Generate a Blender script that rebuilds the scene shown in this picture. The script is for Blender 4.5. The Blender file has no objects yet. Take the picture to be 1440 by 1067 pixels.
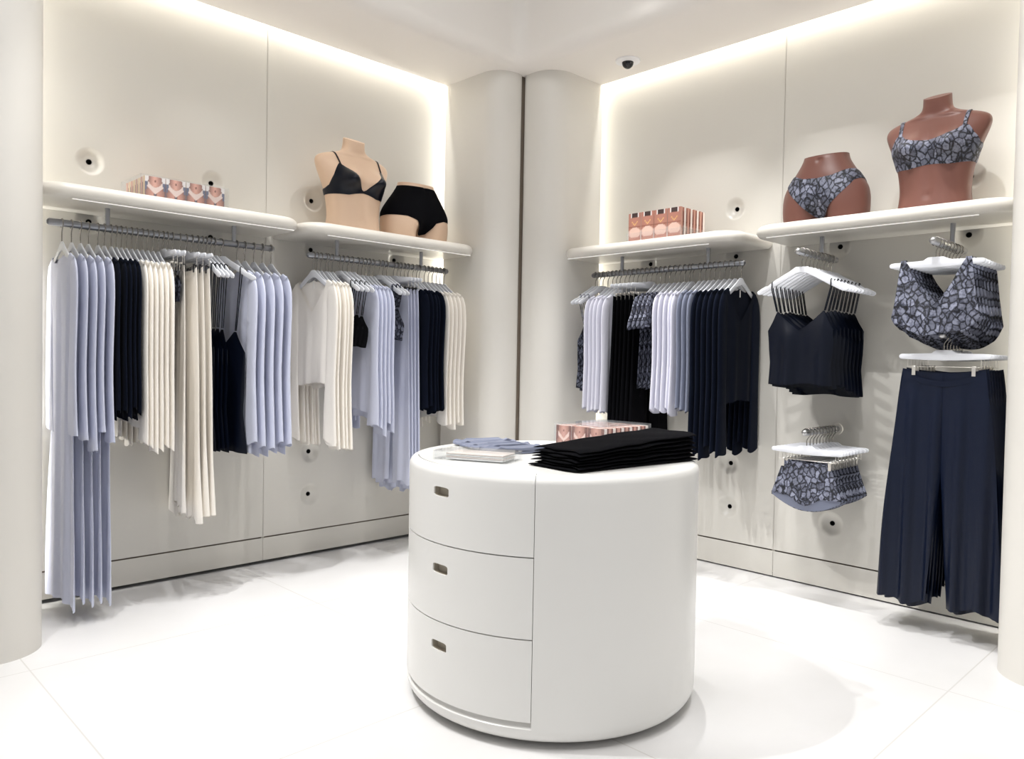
import bpy, bmesh, math, random
import numpy as np
from mathutils import Vector, Matrix

SC = bpy.context.scene
COL = SC.collection
PI = math.pi
random.seed(7)
rs = np.random.RandomState(11)

# ------------------------------------------------------------------ helpers
def lin(r, g, b):
    f = lambda c: (c / 12.92) if c <= 0.04045 else ((c + 0.055) / 1.055) ** 2.4
    return tuple(f(c / 255.0) for c in (r, g, b))

def obj(name, verts, faces, mat=None, parent=None, smooth=True, mats=None, fmat=None):
    me = bpy.data.meshes.new(name)
    me.from_pydata([tuple(map(float, v)) for v in verts], [], [tuple(int(i) for i in f) for f in faces])
    if mat is not None:
        me.materials.append(mat)
    if mats:
        for m in mats:
            me.materials.append(m)
    if fmat is not None:
        me.polygons.foreach_set('material_index', fmat)
    if smooth:
        me.polygons.foreach_set('use_smooth', [True] * len(me.polygons))
    me.update()
    o = bpy.data.objects.new(name, me)
    COL.objects.link(o)
    if parent is not None:
        o.parent = parent
    return o

def obj_bm(name, bm, mat=None, parent=None, smooth=True, angle=40):
    me = bpy.data.meshes.new(name)
    bmesh.ops.recalc_face_normals(bm, faces=bm.faces[:])
    if smooth:
        for f in bm.faces:
            f.smooth = True
        for e in bm.edges:
            if len(e.link_faces) == 2 and e.calc_face_angle(0) > math.radians(angle):
                e.smooth = False
    bm.to_mesh(me)
    bm.free()
    if mat is not None:
        me.materials.append(mat)
    o = bpy.data.objects.new(name, me)
    COL.objects.link(o)
    if parent is not None:
        o.parent = parent
    return o

def empty(name, loc=(0, 0, 0), rz=0.0):
    o = bpy.data.objects.new(name, None)
    o.empty_display_size = 0.05
    COL.objects.link(o)
    o.location = loc
    o.rotation_euler = (0, 0, rz)
    return o

def tag(o, label=None, cat=None, group=None, kind=None):
    if label: o['label'] = label
    if cat: o['category'] = cat
    if group: o['group'] = group
    if kind: o['kind'] = kind
    return o

def dup(root):
    r = root.copy(); COL.objects.link(r)
    for ch in list(root.children):
        c = ch.copy(); COL.objects.link(c); c.parent = r
        for g in list(ch.children):
            d = g.copy(); COL.objects.link(d); d.parent = c
    return r

class MB:
    """collects pieces of one part"""
    def __init__(s): s.v = []; s.f = []
    def add(s, v, f):
        b = len(s.v); s.v += [tuple(x) for x in v]; s.f += [tuple(b + i for i in q) for q in f]; return s
    def box(s, c, d):
        x, y, z = c; a, b, e = d[0] / 2, d[1] / 2, d[2] / 2
        v = [(x + i * a, y + j * b, z + k * e) for i in (-1, 1) for j in (-1, 1) for k in (-1, 1)]
        f = [(0, 1, 3, 2), (4, 6, 7, 5), (0, 4, 5, 1), (2, 3, 7, 6), (0, 2, 6, 4), (1, 5, 7, 3)]
        return s.add(v, f)
    def tube(s, pts, r, n=8, cap=True):
        pts = [Vector(p) for p in pts]
        rr = r if isinstance(r, (list, tuple)) else [r] * len(pts)
        v = []; f = []
        up = None
        for i, p in enumerate(pts):
            t = (pts[min(i + 1, len(pts) - 1)] - pts[max(i - 1, 0)]).normalized()
            if up is None:
                up = Vector((0, 0, 1)) if abs(t.z) < 0.9 else Vector((1, 0, 0))
            a = (up - t * up.dot(t)).normalized(); up = a
            b = t.cross(a)
            for k in range(n):
                th = 2 * PI * k / n
                v.append(p + (a * math.cos(th) + b * math.sin(th)) * rr[i])
        for i in range(len(pts) - 1):
            for k in range(n):
                k2 = (k + 1) % n
                f.append((i * n + k, i * n + k2, (i + 1) * n + k2, (i + 1) * n + k))
        if cap:
            f.append(tuple(range(n))[::-1]); f.append(tuple((len(pts) - 1) * n + k for k in range(n)))
        return s.add(v, f)
    def prism(s, poly, z0, z1):
        n = len(poly)
        v = [(x, y, z0) for x, y in poly] + [(x, y, z1) for x, y in poly]
        f = [tuple(range(n))[::-1], tuple(range(n, 2 * n))]
        f += [(i, (i + 1) % n, n + (i + 1) % n, n + i) for i in range(n)]
        return s.add(v, f)
    def out(s, name, mat, parent=None, smooth=True, bevel=0.0, seg=2, angle=40):
        bm = bmesh.new()
        vs = [bm.verts.new(p) for p in s.v]
        for q in s.f:
            try: bm.faces.new([vs[i] for i in q])
            except ValueError: pass
        bmesh.ops.recalc_face_normals(bm, faces=bm.faces[:])
        if bevel > 0:
            es = [e for e in bm.edges if len(e.link_faces) == 2 and e.calc_face_angle(0) > math.radians(35)]
            bmesh.ops.bevel(bm, geom=es, offset=bevel, segments=seg, affect='EDGES', profile=0.5)
        return obj_bm(name, bm, mat, parent, smooth, angle)

def grid_faces(nu, nv, close_u=False, off=0, flip=False):
    f = []
    for j in range(nv - 1):
        for i in range(nu if close_u else nu - 1):
            i2 = (i + 1) % nu
            q = (off + j * nu + i, off + j * nu + i2, off + (j + 1) * nu + i2, off + (j + 1) * nu + i)
            f.append(q[::-1] if flip else q)
    return f

def arc(cx, cy, r, a0, a1, n=10):
    return [(cx + r * math.cos(math.radians(a0 + (a1 - a0) * i / n)), cy + r * math.sin(math.radians(a0 + (a1 - a0) * i / n))) for i in range(n + 1)]

def sstep(a, b, x):
    t = np.clip((x - a) / (b - a), 0, 1); return t * t * (3 - 2 * t)

# ------------------------------------------------------------------ materials
def mat(name, col, rough=0.5, metal=0.0, spec=0.5, coat=0.0, sheen=0.0, trans=0.0, ior=1.45, bump=0.0, bscale=300.0, vary=0.0, alpha=None, sss=0.0):
    m = bpy.data.materials.new(name); m.use_nodes = True
    nt = m.node_tree; p = nt.nodes['Principled BSDF']
    p.inputs['Base Color'].default_value = (*col, 1)
    p.inputs['Roughness'].default_value = rough
    p.inputs['Metallic'].default_value = metal
    p.inputs['Specular IOR Level'].default_value = spec
    p.inputs['Coat Weight'].default_value = coat
    p.inputs['Coat Roughness'].default_value = 0.12
    p.inputs['Sheen Weight'].default_value = sheen
    p.inputs['Sheen Roughness'].default_value = 0.4
    p.inputs['Transmission Weight'].default_value = trans
    p.inputs['IOR'].default_value = ior
    if sss:
        p.inputs['Subsurface Weight'].default_value = sss
        p.inputs['Subsurface Radius'].default_value = (0.02, 0.01, 0.006)
    tc = nt.nodes.new('ShaderNodeTexCoord')
    if bump > 0:
        n = nt.nodes.new('ShaderNodeTexNoise'); n.inputs['Scale'].default_value = bscale; n.inputs['Detail'].default_value = 2
        b = nt.nodes.new('ShaderNodeBump'); b.inputs['Strength'].default_value = bump; b.inputs['Distance'].default_value = 0.002
        nt.links.new(tc.outputs['Object'], n.inputs['Vector']); nt.links.new(n.outputs['Fac'], b.inputs['Height']); nt.links.new(b.outputs['Normal'], p.inputs['Normal'])
    if vary > 0:
        n2 = nt.nodes.new('ShaderNodeTexNoise'); n2.inputs['Scale'].default_value = 2.5
        mx = nt.nodes.new('ShaderNodeMix'); mx.data_type = 'RGBA'
        mx.inputs[6].default_value = (*[c * (1 - vary) for c in col], 1); mx.inputs[7].default_value = (*[min(1, c * (1 + vary)) for c in col], 1)
        nt.links.new(tc.outputs['Object'], n2.inputs['Vector']); nt.links.new(n2.outputs['Fac'], mx.inputs[0]); nt.links.new(mx.outputs[2], p.inputs['Base Color'])
    return m

M = {}
M['wall'] = mat('greige_lacquer', lin(209, 206, 199), 0.30, spec=0.45, vary=0.012)
M['pillar'] = mat('warm_white_plaster', lin(222, 219, 213), 0.45, spec=0.3)
M['soffit'] = mat('soffit_plaster', lin(238, 234, 229), 0.6, spec=0.3)
M['ceil'] = mat('ceiling_plaster', lin(214, 210, 206), 0.8, spec=0.2)
M['shelf'] = mat('shelf_lacquer', lin(224, 220, 212), 0.28, spec=0.5)
M['counter'] = mat('counter_lacquer', lin(235, 234, 231), 0.27, spec=0.5)
M['slot'] = mat('slot_shade', lin(178, 170, 156), 0.5)  # darker beige paints in the shade inside the drawer handle recesses
M['gap'] = mat('dark_gap', (0.012, 0.012, 0.014), 0.8)
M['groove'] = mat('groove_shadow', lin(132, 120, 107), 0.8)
M['seam'] = mat('seam_shadow', lin(194, 188, 178), 0.6)
M['black'] = mat('black_rubber', (0.008, 0.008, 0.009), 0.5)
M['steel'] = mat('brushed_steel', (0.36, 0.37, 0.40), 0.30, metal=1.0)
M['chrome'] = mat('chrome', (0.55, 0.55, 0.56), 0.30, metal=1.0)
M['wire'] = mat('hook_wire', (0.36, 0.34, 0.32), 0.25, metal=1.0)
M['clip'] = mat('clip_steel', (0.80, 0.77, 0.72), 0.35, metal=0.8)
M['darkwire'] = mat('dark_clip', (0.06, 0.06, 0.065), 0.4, metal=0.6)
M['hanger'] = mat('frosted_plastic', lin(232, 234, 240), 0.35, trans=0.12, ior=1.3, spec=0.4)
def acrylic():
    m = bpy.data.materials.new('clear_acrylic'); m.use_nodes = True
    nt = m.node_tree; N = nt.nodes; L = nt.links
    N.remove(N['Principled BSDF']); out = N['Material Output']
    t = N.new('ShaderNodeBsdfTransparent'); t.inputs[0].default_value = (0.985, 0.99, 0.992, 1)
    g = N.new('ShaderNodeBsdfGlossy'); g.inputs['Roughness'].default_value = 0.04
    d = N.new('ShaderNodeBsdfDiffuse'); d.inputs[0].default_value = (0.9, 0.92, 0.95, 1)
    lw = N.new('ShaderNodeLayerWeight'); lw.inputs[0].default_value = 0.5
    a = N.new('ShaderNodeMixShader'); b = N.new('ShaderNodeMixShader'); b.inputs[0].default_value = 0.035
    pw = N.new('ShaderNodeMath'); pw.operation = 'POWER'; pw.inputs[1].default_value = 5; pm = N.new('ShaderNodeMath'); pm.operation = 'MULTIPLY_ADD'; pm.inputs[1].default_value = 0.5; pm.inputs[2].default_value = 0.035
    L.new(lw.outputs['Facing'], pw.inputs[0]); L.new(pw.outputs[0], pm.inputs[0]); L.new(pm.outputs[0], a.inputs[0]); L.new(t.outputs[0], a.inputs[1]); L.new(g.outputs[0], a.inputs[2])
    L.new(a.outputs[0], b.inputs[1]); L.new(d.outputs[0], b.inputs[2]); L.new(b.outputs[0], out.inputs[0])
    return m
M['acrylic'] = acrylic()
M['paper'] = mat('paper', lin(250, 249, 248), 0.6)
M['card'] = mat('packet_card', lin(238, 226, 220), 0.5)
M['cardpink'] = mat('packet_card_pink', lin(200, 150, 135), 0.5)
M['cardtan'] = mat('packet_card_tan', lin(226, 198, 165), 0.5)
M['peri'] = mat('periwinkle_knit', lin(203, 207, 226), 0.85, sheen=0.25, bump=0.25, bscale=420)
M['cream'] = mat('cream_knit', lin(246, 241, 233), 0.85, sheen=0.2, bump=0.25, bscale=420)
M['lav'] = mat('pale_lavender_jersey', lin(219, 219, 232), 0.8, sheen=0.2, bump=0.2, bscale=420)
M['slate'] = mat('slate_blue_jersey', lin(122, 128, 148), 0.8, sheen=0.2, bump=0.25, bscale=420)
M['navy'] = mat('navy_jersey', lin(11, 17, 32), 0.85, spec=0.12, sheen=0.02, bump=0.25, bscale=420)
M['black_fab'] = mat('black_jersey', (0.0028, 0.0028, 0.004), 0.9, spec=0.08, bump=0.25, bscale=420)
M['satin'] = mat('navy_satin', lin(7, 12, 25), 0.33, spec=0.32, bump=0.1, bscale=200)
M['skirt'] = mat('navy_cupro', lin(9, 18, 38), 0.36, spec=0.36, bump=0.1, bscale=300)
M['lace'] = mat('black_lace', (0.006, 0.006, 0.008), 0.75, spec=0.15, bump=0.9, bscale=130)
M['pale_skin'] = mat('pale_mannequin', lin(214, 185, 160), 0.42, spec=0.4)
M['dark_skin'] = mat('brown_mannequin', lin(116, 78, 69), 0.40, spec=0.4)
M['white'] = mat('white_plastic', lin(240, 240, 242), 0.4)
M['dome'] = mat('smoked_dome', (0.01, 0.01, 0.013), 0.12, spec=0.6)
M['label'] = mat('care_label', lin(235, 233, 230), 0.7)

def snake_material():
    m = bpy.data.materials.new('snake_print'); m.use_nodes = True
    nt = m.node_tree; N = nt.nodes; L = nt.links; p = N['Principled BSDF']
    tc = N.new('ShaderNodeTexCoord')
    wn = N.new('ShaderNodeTexNoise'); wn.inputs['Scale'].default_value = 22; wn.inputs['Detail'].default_value = 4
    wv = N.new('ShaderNodeVectorMath'); wv.operation = 'MULTIPLY_ADD'; wv.inputs[1].default_value = (0.032, 0.032, 0.032)
    mp = N.new('ShaderNodeMapping'); mp.inputs['Scale'].default_value = (38, 14, 27); mp.inputs['Rotation'].default_value = (0, 0.7, 0.0)
    v = N.new('ShaderNodeTexVoronoi'); v.feature = 'DISTANCE_TO_EDGE'; v.inputs['Scale'].default_value = 1.0; v.inputs['Randomness'].default_value = 0.8
    vc = N.new('ShaderNodeTexVoronoi'); vc.feature = 'F1'; vc.inputs['Scale'].default_value = 1.0; vc.inputs['Randomness'].default_value = 0.8
    L.new(tc.outputs['Object'], wn.inputs['Vector']); L.new(wn.outputs['Color'], wv.inputs[0]); L.new(tc.outputs['Object'], wv.inputs[2])
    L.new(wv.outputs[0], mp.inputs['Vector']); L.new(mp.outputs[0], v.inputs['Vector']); L.new(mp.outputs[0], vc.inputs['Vector'])
    fn = N.new('ShaderNodeTexNoise'); fn.inputs['Scale'].default_value = 75; fn.inputs['Detail'].default_value = 3; L.new(tc.outputs['Object'], fn.inputs['Vector'])
    # outline width wanders
    ma = N.new('ShaderNodeMath'); ma.operation = 'MULTIPLY_ADD'; ma.inputs[1].default_value = 0.16; ma.inputs[2].default_value = -0.08
    L.new(fn.outputs['Fac'], ma.inputs[0]); ad = N.new('ShaderNodeMath'); ad.operation = 'ADD'; L.new(ma.outputs[0], ad.inputs[0]); L.new(v.outputs['Distance'], ad.inputs[1])
    r = N.new('ShaderNodeValToRGB'); r.color_ramp.elements[0].position = 0.03; r.color_ramp.elements[0].color = (*lin(36, 38, 50), 1)
    r.color_ramp.elements[1].position = 0.17; r.color_ramp.elements[1].color = (1, 1, 1, 1)
    e = r.color_ramp.elements.new(0.085); e.color = (0.36, 0.37, 0.42, 1)
    r2 = N.new('ShaderNodeValToRGB'); r2.color_ramp.elements[0].color = (*lin(92, 95, 110), 1); r2.color_ramp.elements[1].color = (*lin(144, 148, 166), 1)
    sp = N.new('ShaderNodeSeparateColor'); L.new(vc.outputs['Color'], sp.inputs[0]); L.new(sp.outputs[0], r2.inputs[0])
    L.new(ad.outputs[0], r.inputs[0])
    mx = N.new('ShaderNodeMix'); mx.data_type = 'RGBA'; mx.blend_type = 'MULTIPLY'; mx.inputs[0].default_value = 1
    L.new(r2.outputs[0], mx.inputs[6]); L.new(r.outputs[0], mx.inputs[7])
    sr = N.new('ShaderNodeValToRGB'); sr.color_ramp.elements[0].position = 0.36; sr.color_ramp.elements[0].color = (0.5, 0.5, 0.55, 1); sr.color_ramp.elements[1].position = 0.56; sr.color_ramp.elements[1].color = (1, 1, 1, 1)
    L.new(fn.outputs['Fac'], sr.inputs[0])
    m2 = N.new('ShaderNodeMix'); m2.data_type = 'RGBA'; m2.blend_type = 'MULTIPLY'; m2.inputs[0].default_value = 1
    L.new(mx.outputs[2], m2.inputs[6]); L.new(sr.outputs[0], m2.inputs[7]); L.new(m2.outputs[2], p.inputs['Base Color'])
    p.inputs['Roughness'].default_value = 0.6
    return m
M['snake'] = snake_material()

def photo_material():
    m = bpy.data.materials.new('printed_photo'); m.use_nodes = True
    nt = m.node_tree; p = nt.nodes['Principled BSDF']
    a = nt.nodes.new('ShaderNodeVertexColor'); a.layer_name = 'print'
    nt.links.new(a.outputs['Color'], p.inputs['Base Color'])
    p.inputs['Roughness'].default_value = 0.35
    return m
M['photo'] = photo_material()

def floor_material():
    m = bpy.data.materials.new('white_floor_tile'); m.use_nodes = True
    nt = m.node_tree; N = nt.nodes; L = nt.links; p = N['Principled BSDF']
    tc = N.new('ShaderNodeTexCoord'); sx = N.new('ShaderNodeSeparateXYZ'); L.new(tc.outputs['Object'], sx.inputs[0])
    def joint(out, off):
        a = N.new('ShaderNodeMath'); a.operation = 'ADD'; a.inputs[1].default_value = off + 1.366 * 20 + 0.003; L.new(out, a.inputs[0])
        b = N.new('ShaderNodeMath'); b.operation = 'MODULO'; b.inputs[1].default_value = 1.366; L.new(a.outputs[0], b.inputs[0])
        c = N.new('ShaderNodeMath'); c.operation = 'LESS_THAN'; c.inputs[1].default_value = 0.006; L.new(b.outputs[0], c.inputs[0]); return c
    j1 = joint(sx.outputs[0], 3.785); j2 = joint(sx.outputs[1], 3.678)
    mx = N.new('ShaderNodeMath'); mx.operation = 'MAXIMUM'; L.new(j1.outputs[0], mx.inputs[0]); L.new(j2.outputs[0], mx.inputs[1])
    n = N.new('ShaderNodeTexNoise'); n.inputs['Scale'].default_value = 1.6; n.inputs['Detail'].default_value = 5
    L.new(tc.outputs['Object'], n.inputs['Vector'])
    cr = N.new('ShaderNodeValToRGB'); cr.color_ramp.elements[0].position = 0.35; cr.color_ramp.elements[0].color = (*lin(219, 218, 217), 1)
    cr.color_ramp.elements[1].position = 0.65; cr.color_ramp.elements[1].color = (*lin(225, 224, 224), 1); L.new(n.outputs['Fac'], cr.inputs[0])
    mc = N.new('ShaderNodeMix'); mc.data_type = 'RGBA'; mc.inputs[7].default_value = (*lin(204, 202, 199), 1)
    L.new(mx.outputs[0], mc.inputs[0]); L.new(cr.outputs[0], mc.inputs[6]); L.new(mc.outputs[2], p.inputs['Base Color'])
    p.inputs['Roughness'].default_value = 0.35
    return m
M['floor'] = floor_material()

# ------------------------------------------------------------------ the room
def structure(o): o['kind'] = 'structure'; return o

fl = MB().add([(-8, -8, 0), (0.4, -8, 0), (0.4, 0.4, 0), (-8, 0.4, 0)], [(0, 1, 2, 3)])
structure(fl.out('floor', M['floor'], smooth=False))

def panel_wall(name, x0, x1, seams, dimples, to_world, out_n, z0):
    """display wall panel: s runs along the wall, d is depth INTO the wall; dishes pressed in around dark sockets"""
    z1 = 3.75
    R, half, rh = 0.078, 0.105, 0.0145
    gr = (0.1680, 0.1765)
    sb = {x0, x1}; zb = {z0, gr[0], gr[1], z1}
    for s in seams: sb |= {s - 0.0013, s + 0.0013}
    for (s, z) in dimples: sb |= {s - half, s + half}; zb |= {z - half, z + half}
    sb = sorted(sb); zb = sorted(zb)
    V = []; F = []; idx = {}
    def vid(s, z, d):
        k = (round(s, 5), round(z, 5), round(d, 5))
        if k not in idx: idx[k] = len(V); V.append(to_world(s, z, d))
        return idx[k]
    for i in range(len(sb) - 1):
        for j in range(len(zb) - 1):
            a, b, c, e = sb[i], sb[i + 1], zb[j], zb[j + 1]
            if abs(c - gr[0]) < 1e-6 or b - a < 0.004: continue
            hit = [q for q in dimples if abs((a + b) / 2 - q[0]) < 1e-4 and abs((c + e) / 2 - q[1]) < 1e-4]
            if not hit:
                F.append([vid(a, c, 0), vid(b, c, 0), vid(b, e, 0), vid(a, e, 0)]); continue
            cs, cz = hit[0]; n = 48
            rings = []
            sq = []
            for k in range(n):
                t = 2 * PI * k / n; u, w = math.cos(t), math.sin(t); q = half / max(abs(u), abs(w))
                sq.append(vid(cs + u * q, cz + w * q, 0))
            rings.append(sq)
            for q in np.linspace(1, 0, 12):
                r = rh + (R - rh) * q
                d = 0.026 * (1 - q) ** 1.15 * (1 if q > 0 else 1)
                d = 0.026 * float(0.5 + 0.5 * math.cos(PI * q)) ** 0.9
                rings.append([vid(cs + r * math.cos(2 * PI * k / n), cz + r * math.sin(2 * PI * k / n), d) for k in range(n)])
            for r1, r2 in zip(rings[:-1], rings[1:]):
                for k in range(n): F.append([r1[k], r1[(k + 1) % n], r2[(k + 1) % n], r2[k]])
    bm = bmesh.new(); vs = [bm.verts.new(v) for v in V]
    for q in F: bm.faces.new([vs[i] for i in q])
    bm.normal_update()
    bad = [f for f in bm.faces if f.normal.dot(Vector(out_n)) < 0]   # every face looks into the room
    bmesh.ops.reverse_faces(bm, faces=bad)
    bm.normal_update()
    me = bpy.data.meshes.new(name)
    for f in bm.faces: f.smooth = abs(f.normal.dot(Vector(out_n))) < 0.99999
    bm.to_mesh(me); bm.free(); me.materials.append(M['wall'])
    w = bpy.data.objects.new(name, me); COL.objects.link(w); structure(w)
    for (s, z) in dimples:
        n = 20; v = []; 
        for d in (0.024, 0.07):
            for k in range(n): v.append(to_world(s + (rh + 0.001) * math.cos(2 * PI * k / n), z + (rh + 0.001) * math.sin(2 * PI * k / n), d))
        f = grid_faces(n, 2, True) + [tuple(range(n, 2 * n))]
        obj('fixing_socket', v, f, M['black'], w)
    # what shows through the groove and the seams
    g = MB()
    p = [to_world(x0, gr[0] - 0.01, 0.012), to_world(x1, gr[0] - 0.01, 0.012), to_world(x1, gr[1] + 0.01, 0.012), to_world(x0, gr[1] + 0.01, 0.012)]
    g.add(p, [(0, 1, 2, 3)]); g.out('groove', M['groove'], w, smooth=False)
    g = MB()
    p = [to_world(x0, -0.0, 0.09), to_world(x1, -0.0, 0.09), to_world(x1, 3.75, 0.09), to_world(x0, 3.75, 0.09)]
    g.add(p, [(0, 1, 2, 3)]); g.out('backing', M['gap'], w, smooth=False)
    for s in seams:
        g = MB()
        p = [to_world(s - 0.01, 0.03, 0.004), to_world(s + 0.01, 0.03, 0.004), to_world(s + 0.01, 3.7, 0.004), to_world(s - 0.01, 3.7, 0.004)]
        g.add(p, [(0, 1, 2, 3)]); g.out('seam', M['seam'], w, smooth=False)
    return w

dl = [(x, z) for x in (-3.297, -2.618, -1.934, -1.25) for z in (2.396, 2.068)] + [(-1.934, z) for z in (0.985, 0.705, 0.415)]
panel_wall('wall_left', -3.95, -0.55, [-2.27], dl, lambda s, z, d: (s, d, z), (0, -1, 0), 0.022)
dr = [(y, z) for y in (-1.354, -2.037, -2.724, -3.408) for z in (2.372, 2.062)] + [(-2.037, z) for z in (0.97, 0.69, 0.40)] + [(-2.724, 0.40)]
panel_wall('wall_right', -4.05, -0.55, [-2.363], dr, lambda s, z, d: (d, s, z), (-1, 0, 0), 0.009)

ZS = 3.415
# rounded corner posts either side of the dark joint, and the thick rounded ends of the two bays
pL = [(-0.865, -0.075)] + arc(-0.865 + 0.17, -0.665 + 0.17, 0.17, 180, 270, 12) + arc(-0.66, -0.615, 0.05, 270, 360, 5) + [(-0.61, -0.55), (-0.61, -0.075)]
pR = [(-0.075, -0.955)] + arc(-0.615 + 0.19, -0.955 + 0.19, 0.19, 270, 180, 12) + arc(-0.575, -0.69, 0.04, 180, 90, 5) + [(-0.55, -0.65), (-0.075, -0.65)]
structure(MB().prism(pL, 0.0, ZS + 0.02).out('wall_corner_left', M['pillar']))
structure(MB().prism(pR, 0.0, ZS + 0.02).out('wall_corner_right', M['pillar']))
pE = [(-3.665, -0.075)] + arc(-3.665 - 0.2, -0.59, 0.2, 0, -90, 14) + [(-8, -0.79), (-8, -0.075)]
structure(MB().prism(pE, 0.0, 4.7).out('wall_end_left', M['pillar']))
pE = [(-0.075, -3.745)] + arc(-0.56, -3.745 - 0.21, 0.21, 90, 180, 14) + [(-0.77, -8), (-0.075, -8)]
structure(MB().prism(pE, 0.0, 4.7).out('wall_end_right', M['pillar']))
structure(MB().box((-0.35, -0.35, 1.7), (0.04, 0.04, 3.4)).out('wall_corner_core', M['gap']))
structure(MB().box((-0.556, -0.585, 1.71), (0.12, 0.12, 3.42)).out('trim_1', M['groove']))

# bulkhead: flat underside, rounded nose, upright face, mitred with a soft inner corner
prof = [(0.09, 3.75), (0.09, ZS), (0.66, ZS)] + [(0.66 + 0.11 * math.sin(math.radians(a)), ZS + 0.11 - 0.11 * math.cos(math.radians(a))) for a in range(10, 91, 10)] + [(0.775, 4.72)]
rr = 0.10
v = []; npth = 0
for (d, z) in prof:
    c = -d - rr
    path = [(-8, -d), (c, -d)] + [(c + rr * math.sin(math.radians(a)), c + rr * math.cos(math.radians(a))) for a in range(10, 90, 10)] + [(-d, c), (-d, -8)]
    npth = len(path); v += [(x, y, z) for x, y in path]
bm = bmesh.new(); vs = [bm.verts.new(p) for p in v]
for q in grid_faces(npth, len(prof)): bm.faces.new([vs[i] for i in q])
structure(obj_bm('ceiling_bulkhead', bm, M['soffit'], angle=50))
structure(MB().box((-4.0, -4.0, 4.74), (8.2, 8.2, 0.08)).out('ceiling', M['ceil'], smooth=False))

# ------------------------------------------------------------------ shelves with rails
def board_mesh(length, depth, th, rc, name, mat_, parent, trim_left=False, trim_right=False):
    """rounded slab: local x 0..length along the wall, y 0..-depth, z 0..th; soft nose all round the free edges"""
    out = []
    n = 12
    pts = [(0.0, 0.0)] + [(rc - rc * math.cos(math.radians(a)), -(depth - rc) - rc * math.sin(math.radians(a))) for a in np.linspace(0, 90, n)]
    pts += [(length - rc + rc * math.sin(math.radians(a)), -(depth - rc) - rc * math.cos(math.radians(a))) for a in np.linspace(0, 90, n)] + [(length, 0.0)]
    pts = np.array(pts)
    c = np.array([length / 2, 0.0])
    # inset by e following local normals
    def inset(e):
        q = []
        m = len(pts)
        for i in range(m):
            if i == 0: q.append((pts[i][0] + e, 0)); continue
            if i == m - 1: q.append((pts[i][0] - e, 0)); continue
            t = pts[i + 1] - pts[i - 1]; t /= np.linalg.norm(t)
            nn = np.array([t[1], -t[0]])
            if np.dot(nn, (c + np.array([0, -depth / 2])) - pts[i]) < 0: nn = -nn
            q.append(tuple(pts[i] + nn * e))
        return q
    rz = th / 2
    levels = [(rz * (1 - math.cos(math.radians(a))), rz - rz * math.sin(math.radians(a))) for a in np.linspace(90, 0, 6)]
    prof = [(rz * 1.0 * (1 - math.cos(math.radians(a))), rz + rz * math.sin(math.radians(a))) for a in np.linspace(-90, 90, 13)]
    V = []; m = len(pts)
    for e, z in prof: V += [(x, y, z) for x, y in inset(e)]
    F = grid_faces(m, len(prof))
    F.append(tuple(range(m))[::-1]); F.append(tuple((len(prof) - 1) * m + i for i in range(m)))
    bm = bmesh.new(); vs = [bm.verts.new(p) for p in V]
    for q in F: bm.faces.new([vs[i] for i in q])
    return obj_bm(name, bm, mat_, parent, angle=60)

TH = 0.068
def shelf(loc, rz, length, label, zb, rail=None, arms=(), depth=0.485, strip=(0.13, 0.13)):
    t = empty('display_shelf', (loc[0], loc[1], zb), rz)
    tag(t, label, 'shelf', 'rounded wall shelves')
    board_mesh(length, depth, TH, 0.15, 'shelf_board', M['shelf'], t)
    s = MB().box(((strip[0] + length - strip[1]) / 2, -0.425, -0.001), (length - strip[0] - strip[1], 0.007, 0.005)).out('light_strip', M['strip'], t, smooth=False)
    if rail:
        a, b, y, dz, p1, p2 = rail; y += 0.002
        r = 0.0185
        pts = [(a - 0.012, y, dz), (a - 0.008, y, dz), (a, y, dz), (b, y, dz), (b + 0.008, y, dz), (b + 0.012, y, dz)]
        MB().tube(pts, [0.006, 0.013, r, r, 0.013, 0.006], 20).out('hanging_rail', M['steel'], t, angle=60)
        for p in (p1, p2):
            MB().tube([(p, y, dz + r * 0.7), (p, y, 0.004)], 0.0125, 16).out('post', M['steel'], t)
    for (px, y0, y1, dz, yp) in arms:
        r = 0.018
        pts = [(px, y0 - 0.012, dz), (px, y0 - 0.008, dz), (px, y0, dz), (px, y1, dz)]
        MB().tube(pts, [0.006, 0.013, r, r], 20).out('hanging_arm', M['chrome'], t, angle=60)
        MB().tube([(px, yp, dz + r * 0.7), (px, yp, 0.004)], 0.0125, 16).out('post', M['steel'], t)
    return t

def emit(name, col, s):
    m = bpy.data.materials.new(name); m.use_nodes = True
    p = m.node_tree.nodes['Principled BSDF']; p.inputs['Base Color'].default_value = (*col, 1)
    p.inputs['Emission Color'].default_value = (*col, 1); p.inputs['Emission Strength'].default_value = s; return m
M['strip'] = emit('led_strip', (1, 0.98, 0.95), 0.35)

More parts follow.
